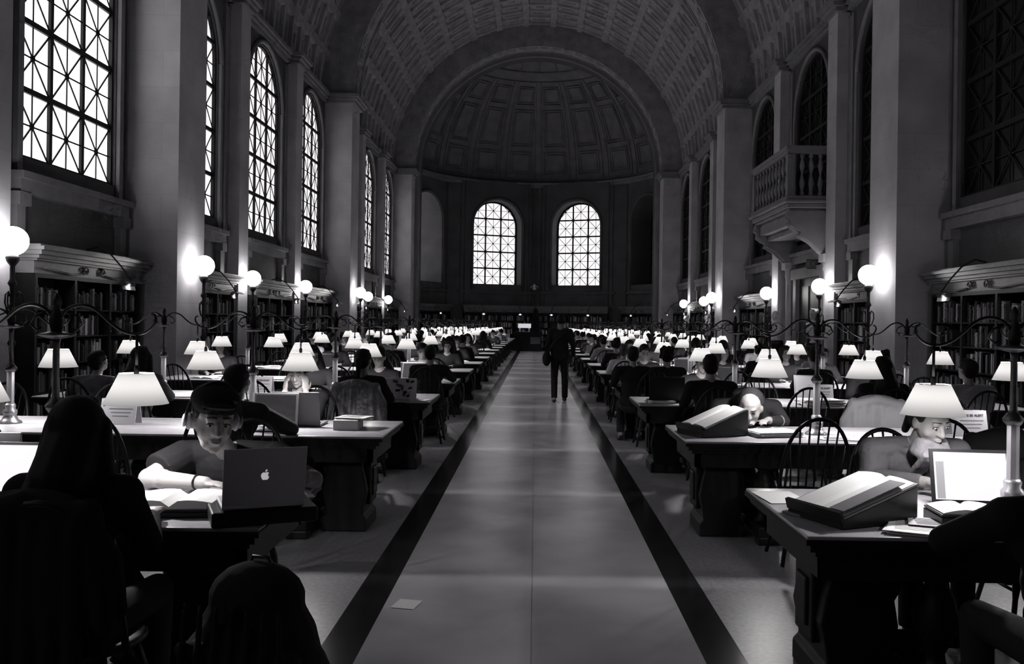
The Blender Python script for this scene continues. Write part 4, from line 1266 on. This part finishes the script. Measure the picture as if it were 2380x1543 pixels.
# --- left table 2
X_, Y_, _ = seat_xy(-1, 1, None, False)
mb = None
person('dark-haired man from behind, arm resting on the second left table', (-2.10, Y_, 0), 0, lean=.36, yaw=-.25, pitch=.25, top='charcoal', hair='short', vox=.010,
       elbows={1: (.33, .40, .80), -1: (-.25, .22, .80)}, hands={1: (.10, .56, .82), -1: (-.1, .45, .81)})
put_chair(-2.10, Y_, 0, 'windsor chair of the man from behind, second left table')
laptop('white laptop with a dark screen on the second left table', (-1.99, tabY(1) - .22, .762), R(3), .34, .25, 100, M_LWHITE, screen=mat('screen_grey', .03, .3, .3, emit=.025))
laptop('grey laptop lid with a round badge in front of the man holding his cheeks', (-1.86, tabY(1) + .16, .762), PI, .37, .26, 102, M_LGREY, logo='disc')
X_, Y_, _ = seat_xy(-1, 1, None, True)
person('man holding both cheeks in his hands behind the grey laptop', (-1.99, Y_ - .08, 0), PI, lean=.42, yaw=0, pitch=-.35, top='black', hair='short', vox=.008,
       elbows={1: (.17, .32, .80), -1: (-.17, .32, .80)}, hands={1: (.085, .315, 1.0), -1: (-.085, .315, 1.0)},
       extra=dict(face=True, handdir={1: (-.05, -.05, 1), -1: (.05, -.05, 1)}, handnrm={1: (.8, .6, 0), -1: (-.8, .6, 0)}))
put_chair(-1.99, Y_, PI, 'windsor chair of the man holding his cheeks')
mb = MB(); mb.tube([(0, 0, .0), (.01, .02, .08), (.05, .0, .14), (.06, -.02, .22)], .003, 5)
def box_book(label, loc, rz, sz, m, cat='book', name='closed_book'):
    t = thing(name, label, cat, loc, rz)
    mb = MB(); mb.b2((-sz[0]/2, -sz[1]/2, 0), (sz[0]/2, sz[1]/2, sz[2])); mb.obj('cover', m, t, bevel=.002)
    mb = MB(); mb.b2((-sz[0]/2 + .004, -sz[1]/2 - .001, .004), (sz[0]/2 - .004, sz[1]/2 - .01, sz[2] - .004)); mb.obj('page_block', M_PAPER, t)
    return t
box_book('thick white book near the aisle corner of the second left table', (-1.44, tabY(1) - .05, .762), R(2), (.19, .25, .075), M_PAPER)
papers('curled papers on top of the thick white book', (-1.40, tabY(1) - .03, .839), R(-12), .24, .2, 4, th=.003)
papers('papers beside the white laptop on the second left table', (-2.45, tabY(1) - .05, .762), .3, .25, .3, 3)
alert_card('standing white notice card on the second left table', (-3.25, tabY(1) + .05, .762), R(-4))
alert_card('standing white notice card on the second right table', (3.40, tabY(1) + .05, .762), R(4))
alert_card('standing white notice card on the third left table', (-3.05, tabY(2) + .08, .762), R(-3))
alert_card('standing white notice card on the third right table', (3.15, tabY(2) + .05, .762), R(3))
# --- right table 2
X_, Y_, _ = seat_xy(1, 1, None, True)
person('person in a black coat bent low over papers on the second right table', (1.80, Y_ - .02, 0), PI, lean=.55, headpos=L((1.80, Y_ - .02, 0), W(1745, 948, 7.42)), yaw=-.35, pitch=-.55, top='black', hair='bald', skin=mat('skin_lit', .26, .5, .3, tint=(1.03, .98, .97)), vox=.010, hood=True, build=1.35, arm=1.2, hs=1.2,  # skin colour lowered to hold down the brightly lit face
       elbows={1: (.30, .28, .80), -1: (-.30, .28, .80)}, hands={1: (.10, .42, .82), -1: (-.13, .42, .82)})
put_chair(1.95, Y_ + .02, PI, 'windsor chair of the person bent low in the black coat')
papers('heap of white papers under the bent person, second right table', (1.82, tabY(1) - .12, .762), .2, .36, .28, 6, th=.006)
papers('white sheet beside the lamp foot, second right table', (2.55, tabY(1) - .2, .762), -.3, .22, .3, 2)
papers('pale open booklet behind the chair bow, second right table', (2.28, tabY(1) - .28, .762), -.2, .28, .2, 2, m=M_PAPER_G)
X_, Y_, _ = seat_xy(1, 1, None, False)
put_chair(1.87, Y_ + .02, 0, 'empty windsor chair before the heap of papers, second right table')
put_chair(2.98, tabY(1) + TD + .42, PI - .2, 'empty windsor chair with light coat behind the woman with the scarf')
coat('pale coat draped over the empty chair behind the woman with the scarf', 2.98, tabY(1) + TD + .42, PI - .2 + PI, M_CLOTH['grey'])
coat('black coat draped over the chair beside the woman with the scarf', 2.75, tabY(0) + TD + .30, PI, M_CLOTH['black'])
put_chair(2.75, tabY(0) + TD + .30, PI, 'windsor chair carrying the black coat, first right table')
put_chair(-2.92, tabY(1) - TD - .33, 0, 'empty windsor chair behind the white lamp shade, second left table')

# --- row 3 (index 2)
nr = tabY(2) - TD - .33; fr_ = tabY(2) + TD + .33
person('dark-haired person from behind with a leather jacket on the chair, third left table', (-1.74, nr, 0), 0, lean=.10, yaw=-.2, pitch=.1, top='black', hair='pony', vox=.011)
put_chair(-1.74, nr, 0, 'windsor chair carrying the leather jacket, third left table')
coat('leather jacket draped over the chair back at the third left table', -1.74, nr, 0, mat('leather', .16, .35, .5, bump=(14, .8, .02), vary=(6, .6, 1.4)))
person('person facing the camera under a lamp shade, third left table', (-1.84, fr_, 0), PI, lean=.3, pitch=-.35, top='black', hair='short', vox=.011, extra=dict(face=True))
person('woman with dark hair beside the bright lamp, third left table', (-2.62, fr_, 0), PI, lean=.3, yaw=.5, pitch=-.3, top='charcoal', hair='long', vox=.011)
person('long-haired person from behind in a pale top, third left table', (-4.0, nr, 0), 0, lean=.15, top='grey', hair='long', vox=.012)
person('person in a grey shirt leaning over the third left table by the wall', (-4.55, nr + .05, 0), 0, lean=.5, yaw=-.3, pitch=.3, top='grey', hair='short', vox=.012)
laptop('laptop lid covered in stickers on the third left table', (-1.42, tabY(2) - .30, .762), PI + R(4), .33, .22, 100, M_LWHITE, logo='stickers')
papers('fan of white papers at the aisle corner of the third left table', (-1.62, tabY(2) - .28, .762), .3, .34, .26, 5)
papers('white sheets near the edge of the third left table', (-1.26, tabY(2) - .36, .762), -.2, .26, .2, 2)
person('dark-haired person from behind in black, third right table', (1.79, nr + .02, 0), 0, lean=.18, top='black', hair='short', vox=.011, build=1.15)
person('person facing the camera just below a lamp shade, third right table', (1.96, fr_, 0), PI, lean=.38, pitch=-.3, top='charcoal', hair='short', vox=.011, extra=dict(face=True))
person('person in black with dark straight hair from behind, third right table', (3.52, nr, 0), 0, lean=.12, top='black', hair='long', vox=.012, build=1.1)
person('man in a grey shirt from behind near the right wall, third right table', (4.42, nr, 0), 0, lean=.25, yaw=.3, top='pale', hair='short', vox=.012, build=1.15)
person('dark-clothed person in profile beside the man in grey, third right table', (3.95, fr_, 0), PI, lean=.2, yaw=1.1, top='black', hair='short', vox=.012)
person('young person looking at the camera, fourth right table', (4.30, tabY(3) + TD + .3, 0), PI, lean=.3, yaw=.25, pitch=-.1, top='charcoal', hair='short', skin=M_SKIN2, vox=.012, extra=dict(face=True))
laptop('black laptop lid on the third right table', (1.42, tabY(2) - .1, .762), PI, .38, .26, 98, M_BLACK)
laptop('grey text-covered board leaning on the papers, third right table', (2.98, tabY(2) - .18, .762), R(-8), .28, .30, 112, M_LGREY, screen=mat('board_glow', .2, .5, .2, emit=.14))  # the board's face is given a faint glow of its own
papers('thick pile of white papers on the third right table', (3.05, tabY(2) - .30, .762), .1, .42, .3, 8, th=.008)
papers('white papers in a low stack on the second far right table edge', (1.35, tabY(2) - .33, .762), 0, .26, .16, 5, th=.005)
person('dark hunched person resting on an arm, fourth left table', (-1.42, tabY(3) - TD - .30, 0), 0, lean=.35, top='black', hair='short', vox=.012, build=1.15,
       elbows={1: (.30, .35, .82), -1: (-.26, .3, .8)}, hands={1: (.12, .5, .86), -1: (-.1, .5, .82)})
person('round-headed person in black from behind, fourth right table', (1.32, tabY(3) - TD - .25, 0), 0, lean=.2, top='black', hair='short', vox=.012, build=1.1)
person('person in black from behind with a dark round head, fourth right table second place', (1.78, tabY(3) - TD - .30, 0), .1, lean=.22, top='black', hair='curly', vox=.012, build=1.1)
person('pale-haired person in a white top bent over the fifth right table', (1.45, tabY(4) - TD - .2, 0), -.2, lean=.45, top='white', hair='short', hairm=M_HAIR2, vox=.014)

fixed = [(-1,0,0,0),(-1,0,1,0),(1,0,0,0),(1,0,1,0),(1,0,1,1),(-1,1,0,0),(-1,1,1,0),(1,1,1,0),(1,1,0,0),(1,1,1,1),(-1,1,0,1),(-1,2,0,0),(-1,2,1,0),(-1,2,0,2),(-1,2,0,3),
         (1,2,0,0),(1,2,1,0),(1,2,0,2),(1,2,0,3),(1,2,1,2),(1,3,1,3),(-1,3,0,0),(1,3,0,0),(1,4,0,0)]
for (s, i, f, sl) in fixed:
    if i >= 2: 
        x, y, rz = seat_xy(s, i, sl, bool(f)); 
        # chairs of the seated people above
# --- variants for the far rows
VAR = []
specs = [('black', 'short', .25, 'dark short-haired'), ('charcoal', 'long', .2, 'long-haired'), ('grey', 'short', .4, 'grey-clad'),
         ('pale', 'bun', .3, 'pale-topped'), ('black', 'curly', .35, 'curly-haired'), ('white', 'short', .35, 'white-shirted')]
r4 = random.Random(12)
free = []
for i in range(3, ROWS):
    for s in (-1, 1):
        for f in (0, 1):
            for sl in range(4):
                if (s, i, f, sl) not in fixed: free.append((s, i, f, sl))
for i in (0, 1, 2):
    for s in (-1, 1):
        for f in (0, 1):
            for sl in range(4):
                if (s, i, f, sl) in fixed and i < 2: continue
                if (s, i, f, sl) in fixed:
                    xs = {(-1,2,0,0): None, (-1,2,0,2): -4.0, (-1,2,0,3): -4.55, (1,2,0,0): 1.79, (1,2,0,2): 3.52, (1,2,0,3): 4.42, (-1,2,1,0): -1.84, (1,2,1,0): 1.96, (1,2,1,2): 3.95}.get((s,i,f,sl), 0)
                    if xs is None: continue
                    _, y, rz = seat_xy(s, i, sl, bool(f)); put_chair(xs, y, rz, 'occupied windsor chair, ' + seatlab(s, i, sl, f)); continue
                if i == 0 and f == 0 and sl > 0 and s == 1: continue
                if i == 0 and f == 0 and sl > 1: continue
                x, y, rz = seat_xy(s, i, sl, bool(f), r4.uniform(-.06, .06), .08)
                if i == 0 and f == 1 and sl == 1 and s == 1: continue
                if s == 1 and i == 1 and f == 0 and sl == 0: continue
                put_chair(x, y, rz + r4.uniform(-.15, .15), 'empty windsor chair, ' + seatlab(s, i, sl, f))
fixpos = {(1,3,1,3): 4.30, (-1,3,0,0): -1.42, (1,3,0,0): 1.55, (1,4,0,0): 1.45}
for key in fixpos:
    s, i, f, sl = key; _, y, rz = seat_xy(s, i, sl, bool(f)); put_chair(fixpos[key], y, rz, 'occupied windsor chair, ' + seatlab(*key[:2], sl, f), i < 6)
vi = 0
for (s, i, f, sl) in free:
    occ = r4.random() < (.62 if i < 11 else .4) and not (sl == 3 and i > 8)
    x, y, rz = seat_xy(s, i, sl, bool(f), r4.uniform(-.1, .1), 0 if occ else .08)
    lab = seatlab(s, i, sl, f)
    put_chair(x, y, rz + (0 if occ else r4.uniform(-.15, .15)), '%s windsor chair, %s' % ('occupied' if occ else 'empty', lab), i < 5)
    if not occ: continue
    v = r4.choices(range(6), (5, 3, 2, 1, 4, 1))[0]; top, hair, lean, word = specs[v]
    plab = '%s reader at the %s' % (word, lab)
    ex = [o for o in VAR if o[0] == v]
    if not ex:
        o, _ = person(plab, (x, y, 0), rz, lean=lean, pitch=-.35 if lean > .2 else -.1, yaw=.15, top=top, hair=hair, vox=.018, group='readers at the tables further down the hall')
        VAR.append((v, o))
    else:
        dup(ex[0][1], (x, y, 0), rz + r4.uniform(-.2, .2), plab, 'readers at the tables further down the hall')

# --- papers, books, laptops on the further tables
pm = MB(); pm.box((0, 0, .003), (.22, .30, .006), (0, 0, .1)); pm.box((.03, -.02, .009), (.21, .29, .006), (0, 0, -.2)); PAPER_ME = pm.mesh('paper_stack', M_PAPER)
ob = MB(); open_book(ob, .34, .24, .03); OB_ME = ob.mesh('open_book', M_PAPER)
bk = MB(); bk.b2((-.11, -.14, 0), (.11, .14, .05)); BK_ME = [bk.mesh('closed_book', m) for m in (M_BOOKS[0], M_BOOKS[2], M_BOOKS[4])]
l0, *_ = laptop('open pale laptop on the fourth left table, aisle half', (-1.75, tabY(3) + .2, .762), PI, .33, .24, 105, M_ALU, keyb=False, group='laptops on the further tables')
for i in range(1, ROWS):
    for s in (-1, 1):
        for f in (0, 1):
            for sl in range(4):
                if i < 3 and (sl < 2 or i == 1 and sl == 2): continue
                x = s * SLOTX[sl] + r4.uniform(-.15, .15); y = tabY(i) + (.28 if f else -.28) + r4.uniform(-.05, .05)
                place = '%s half of the %s %s table, %s' % ('far' if f else 'near', ORD[i], SIDE[s], SLOTN[sl])
                c = r4.random()
                if c < .40:
                    o = bpy.data.objects.new('paper_stack', PAPER_ME); tag(o, 'white papers on the ' + place, 'paper', 'papers on the reading tables')
                elif c < .62:
                    o = bpy.data.objects.new('open_book', OB_ME); tag(o, 'open book lying on the ' + place, 'book', 'open books on the reading tables')
                elif c < .76:
                    mi = r4.randrange(3); o = bpy.data.objects.new('closed_book', BK_ME[mi]); tag(o, '%s closed book on the ' % ('black', 'grey', 'cream')[mi] + place, 'book', 'closed books on the reading tables')
                elif c < .90 and i > 2:
                    dup(l0, (x, y, .762), (PI if f else 0) + r4.uniform(-.2, .2), 'open laptop on the ' + place, 'laptops on the further tables'); continue
                else: continue
                COL.objects.link(o); o.location = (x, y, .761); o.rotation_euler = (0, 0, r4.uniform(-.4, .4))

# ================================================================== MAN WALKING DOWN THE AISLE
def walker():
    Y = 18.2; c = W(1300, 930, Y)
    t = thing('person', 'man in dark clothes with a shoulder bag walking away down the aisle', 'person', (c.x, Y, 0), R(4))
    k = 1.0
    mb = MB(); hc = Vector((0, .03, 1.66)); head_prims(mb, hc, rotm(0, 0), 1.0)
    mb.cap((0, 0, 1.46), (0, .02, 1.58), .055, .052)
    mb.ell((0, 0, 1.32), (.17, .10, .14)); mb.ell((0, 0, 1.15), (.14, .09, .16)); mb.ell((0, 0, .98), (.155, .105, .12))
    legs = {-1: ((-.09, 0, .95), (-.10, .10, .52), (-.11, -.06, .10)), 1: ((.09, 0, .95), (.11, .04, .50), (.13, .22, .09))}
    arms = {-1: ((-.19, 0, 1.42), (-.25, -.03, 1.14), (-.26, .10, .90)), 1: ((.19, 0, 1.42), (.26, -.06, 1.15), (.27, .02, .90))}
    for e in (-1, 1):
        a, b, d = [Vector(p) for p in legs[e]]; mb.cap(a, b, .082, .055); mb.cap(b, d, .052, .036); mb.cap(d + Vector((0, -.03, -.05)), d + Vector((0, .14, -.06)), .035, .03)
        a, b, d = [Vector(p) for p in arms[e]]; mb.cap((0, 0, 1.45), a, .05, .055); mb.cap(a, b, .048, .038); mb.cap(b, d, .037, .026); hand_prims(mb, d, (0, .15, -1), (e, 0, 0), e)
    mb.remesh('body', M_SKIN2, .012, t, 4)
    tm = MB(); tm.ell((0, 0, 1.31), (.20, .125, .17)); tm.ell((0, 0, 1.10), (.18, .125, .22)); tm.ell((0, 0, .93), (.18, .13, .12))
    for e in (-1, 1):
        a, b, d = [Vector(p) for p in arms[e]]; tm.cap((0, 0, 1.43), a, .06, .075); tm.cap(a, b, .07, .057); tm.cyl(b, b.lerp(d, .9), .055, .042, 12)
    tm.remesh('jacket', M_CLOTH['black'], .012, t, 4)
    lm = MB()
    for e in (-1, 1):
        a, b, d = [Vector(p) for p in legs[e]]; lm.cap(a, b, .098, .074); lm.cyl(b, d, .072, .062, 12)
    lm.remesh('trousers', M_CLOTH['black'], .012, t, 3)
    for e in (-1, 1):
        sm = MB(); d = Vector(legs[e][2]); sm.ell((d.x, d.y + .06, .045), (.05, .14, .045)); sm.remesh('shoe', M_BLACK, .012, t, 3)
    h = MB(); h.ell(hc + Vector((0, -.02, .045)), (.084, .1, .085)); h.ell(hc + Vector((0, -.05, 0)), (.078, .065, .08)); h.remesh('hair', M_HAIR, .01, t, 3)
    b = thing('shoulder_bag', 'black shoulder bag carried by the man walking down the aisle', 'bag', (c.x, Y, 0), R(4))
    m2 = MB(); m2.ell((-.27, -.02, .88), (.09, .17, .15)); m2.remesh('pouch', M_CLOTH['black'], .012, b, 3)
    m2 = MB(); m2.tube([(-.27, .0, 1.0), (-.16, .14, 1.2), (.05, .13, 1.42), (.14, 0, 1.51), (.05, -.13, 1.40), (-.15, -.14, 1.2), (-.27, -.06, 1.0)], .014, 6); m2.obj('strap', M_BLACK, b)
walker()
p = W(945, 1410, 5.1)
o = papers('small white slip lying on the aisle floor', (p.x, p.y, .001), R(-12), .135, .16, 1, lines=False)

# ================================================================== BALCONY, DOORWAY, EXIT SIGN
def balcony():
    t = thing('stone_balcony', 'carved stone balcony with baluster railing above the right doorway', 'balcony', (0, 0, 0))
    ya, yb, xf, xw = 21.5, 25.0, 5.95, XW
    mb = MB()
    for (d, a, b) in ((.02, 4.62, 4.72), (.08, 4.54, 4.62), (.0, 4.42, 4.54), (-.06, 4.34, 4.42)):
        mb.b2((xf - d, ya - d, a), (xw, yb + d, b))
    mb.b2((xf + .15, ya + .12, 4.05), (xw, yb - .12, 4.34)); mb.b2((xf + .35, ya + .35, 3.9), (xw, yb - .35, 4.05))
    mb.obj('floor_slab', M_TRIM, t, bevel=.02)
    mb = MB()
    for (d, a, b) in ((.04, 5.80, 5.90), (.0, 5.72, 5.80)):
        mb.b2((xf - d, ya - d, a), (xf + .16, yb + d, b)); mb.b2((xf + .16, ya - d, a), (xw, ya + .16, b)); mb.b2((xf + .16, yb - .16, a), (xw, yb + d, b))
    mb.obj('hand_rail', M_TRIM, t)
    for (x, y) in ((xf + .09, ya + .09), (xf + .09, yb - .09), (xw - .08, ya + .09), (xw - .08, yb - .09)):
        mb = MB(); mb.box((x, y, 5.21), (.19, .19, 1.00)); mb.box((x, y, 5.2), (.12, .22, .8)); mb.obj('corner_post', M_TRIM, t, bevel=.01)
    prof = [(.05, 0), (.05, .08), (.03, .11), (.055, .22), (.07, .30), (.05, .42), (.025, .50), (.03, .52), (.025, .54), (.05, .64), (.065, .72), (.05, .82), (.03, .90), (.05, .94), (.05, 1.02)]
    bm_ = MB(); bm_.lathe(prof, n=10); me = bm_.mesh('baluster', M_TRIM)
    pos = [(xf + .08, ya + .34 + k * (yb - ya - .68) / 9) for k in range(10)] + [(xf + .36 + k * .22, y) for k in range(3) for y in (ya + .08, yb - .08)]
    for x, y in pos:
        o = bpy.data.objects.new('baluster', me); COL.objects.link(o); o.parent = t; o.location = (x, y, 4.71)
    for y in (ya + .02, yb - .3):
        mb = MB()
        pr = [(xw, 4.36), (xf + .05, 4.36), (xf + .02, 4.22), (xf + .12, 4.12), (xf + .10, 4.0), (xf + .22, 3.92), (xf + .34, 3.86), (xf + .30, 3.76), (xf + .44, 3.70), (xf + .58, 3.62), (xf + .70, 3.50), (xf + .80, 3.40), (xf + .92, 3.34), (xw, 3.34)]
        mb.extrude(pr, lambda u, v, q: (u, y + q * .28, v)); mb.tube([(u, y + .14, v) for u, v in pr[2:13]], .06, 8)
        mb.obj('scroll_bracket', M_TRIM, t)
    return t
balcony()
def doorway():
    t = bpy.data.objects.new('door_1', None); COL.objects.link(t); struct(t)
    for y in (21.62, 24.88):
        mb = MB(); mb.lathe([(.17, 0), (.17, .12), (.14, .16), (.125, .3), (.12, 2.9), (.15, 3.0), (.13, 3.05), (.17, 3.15)], (XW - .12, y, 0), 18); mb.b2((XW - .32, y - .19, 3.15), (XW, y + .19, 3.34)); mb.obj('door_column', M_STONE, t)
    mb = MB(); mb.b2((XW - .16, 22.0, 0), (XW, 22.25, 2.95)); mb.b2((XW - .16, 24.25, 0), (XW, 24.5, 2.95)); mb.b2((XW - .2, 21.9, 2.85), (XW, 24.6, 3.12)); mb.obj('casing', M_TRIM, t)
    for e in (-1, 1):
        mb = MB(); y0 = 23.25 + (e - 1) / 2 * 1.0; mb.b2((XW - .05, y0 + .01, 0), (XW, y0 + .99, 2.85))
        for z0, z1 in ((.2, 1.0), (1.15, 2.65)): mb.b2((XW - .07, y0 + .15, z0), (XW - .04, y0 + .85, z1))
        dl = mb.obj('door_leaf', M_OAK, t)
        mb = MB(); mb.ell((XW - .10, 23.25 + e * .08, 1.05), .03); mb.obj('door_handle', M_BRASS, dl)
doorway()
ex = thing('exit_sign', 'dark exit sign hung under the balcony by the right doorway', 'exit sign')
pz = W(1893, 614, 22.4); ex.location = (pz.x, 22.4, pz.z)
mb = MB(); mb.b2((-.2, -.03, -.12), (.2, .03, .12)); mb.obj('box', M_BLACK, ex, bevel=.01)
text_mesh('EXIT', .19, mat('exit_letters', .08, .5, .3), ex, Matrix.Translation((0, -.034, 0)) @ Matrix.Rotation(PI / 2, 4, 'X'), 'letters')
mb = MB(); mb.cyl((.2, 0, .0), (XW - pz.x, 0, 0), .012); mb.obj('bracket', M_IRON, ex)

# ---- busts on pedestals
def bust(loc, rz, label, hairy):
    t = thing('marble_bust', label, 'bust', loc, rz, 'marble busts along the right wall')
    mb = MB(); z = 1.22
    mb.lathe([(.11, z), (.11, z + .03), (.07, z + .06), (.06, z + .12), (.08, z + .15)], n=14)
    mb.ell((0, 0, z + .33), (.23, .13, .19)); mb.ell((0, .02, z + .40), (.24, .11, .10)); mb.cap((0, 0, z + .42), (0, .02, z + .56), .062, .058)
    head_prims(mb, Vector((0, .03, z + .66)), rotm(.2, 0), 1.1)
    mb.tube([(-.2, .06, z + .45), (-.05, .14, z + .36), (.10, .13, z + .25)], .03, 8); mb.tube([(.2, .05, z + .45), (.08, .13, z + .40), (-.02, .14, z + .3)], .022, 8)
    r2 = random.Random(4)
    for k in range(36 if hairy else 0):
        a = r2.uniform(0, 2 * PI); mb.ell((.085 * cos(a), .02 + .095 * sin(a) * (1 if sin(a) < .2 else .7), z + .70 + r2.uniform(-.03, .09)), .026)
    mb.remesh('figure', M_MARBLE, .011, t, 3)
    return t
def pedestal(loc, label):
    t = thing('pedestal', label, 'pedestal', loc, 0, 'pedestals of the marble busts')
    mb = MB(); mb.lathe([(.22, 0), (.22, .1), (.17, .15), (.15, .25), (.14, 1.0), (.16, 1.05), (.2, 1.1), (.21, 1.16), (.18, 1.22)], n=20); mb.obj('shaft', M_OAK, t)
for k, (x, y, h) in enumerate(((6.40, 20.75, True), (6.42, 24.15, False), (6.35, 33.4, True), (6.35, 38.0, True))):
    w_ = ('before the doorway, nearest the camera', 'before the doorway, smooth-headed', 'near the third right globe pair', 'furthest down the right wall')[k]
    bust((x, y, 0), R(115 if k < 2 else 90), 'white marble bust on a pedestal ' + w_, h)
    pedestal((x, y, 0), 'dark round pedestal under the bust ' + w_)

# ---- far end: issue desk with a lamp, sheet on its front, relief between windows
dk = thing('issue_desk', 'dark wooden desk at the far end of the aisle', 'desk', (-.40, 50.6, 0))
mb = MB(); mb.b2((-.85, -.3, 0), (.75, .35, 1.02)); mb.obj('body', M_OAK, dk); mb = MB(); mb.b2((-.9, -.35, 1.02), (.8, .4, 1.08)); mb.obj('top', M_OAK, dk)
mb = MB(); mb.b2((0, 0, 0), (.55, .006, .38)); o = mb.obj('notice_sheet', M_INK, None, (-.28, 50.28, .42)); tag(o, 'grey sheet fixed to the front of the far desk', 'notice')
sl = thing('desk_lamp', 'white bar lamp glowing on the far desk', 'lamp', (-.62, 50.55, 1.08))
mb = MB(); mb.b2((-.36, -.12, .22), (.36, .12, .46)); mb.obj('lamp_shade', mat('bar_shade', .7, .5, .2, emit=.55), sl); mb = MB(); mb.b2((-.3, -.04, 0), (-.22, .04, .23)); mb.b2((.22, -.04, 0), (.3, .04, .23)); mb.b2((-.33, -.1, 0), (.33, .1, .02)); mb.obj('stand', M_LWHITE, sl)
mb = MB(); 
for e in (-1, 1):
    mb.tube([(e * (.05 + .16 * cos(a) * (1 - a / 9)), 0, .16 * sin(a) * (1 - a / 9)) for a in [i * .45 for i in range(15)]], .03, 7)
mb.ell((0, 0, .12), (.07, .05, .14)); o = mb.obj('gilt_ornament', mat('gilt', .7, .35, .5, metal=.4), None, (-.10, 52.95, 3.62)); tag(o, 'small gilt scroll ornament on the end wall between the two windows', 'ornament')

# ---- remaining shelf books: one countless mass
me_all = []
vs = []; fs = []; mi = []; 
for n_, m in enumerate(M_BOOKS):
    b = stuff_g[m.name]; o0 = len(vs); vs += b.v; fs += [tuple(i + o0 for i in f) for f in b.f]; mi += [n_] * len(b.f)
me = bpy.data.meshes.new('shelved_books'); me.from_pydata(vs, [], fs)
for m in M_BOOKS: me.materials.append(m)
me.polygons.foreach_set('material_index', mi); me.update()
o = bpy.data.objects.new('shelved_books', me); COL.objects.link(o); tag(o, 'rows of small books on the further bookcase shelves', 'books'); o['kind'] = 'stuff'
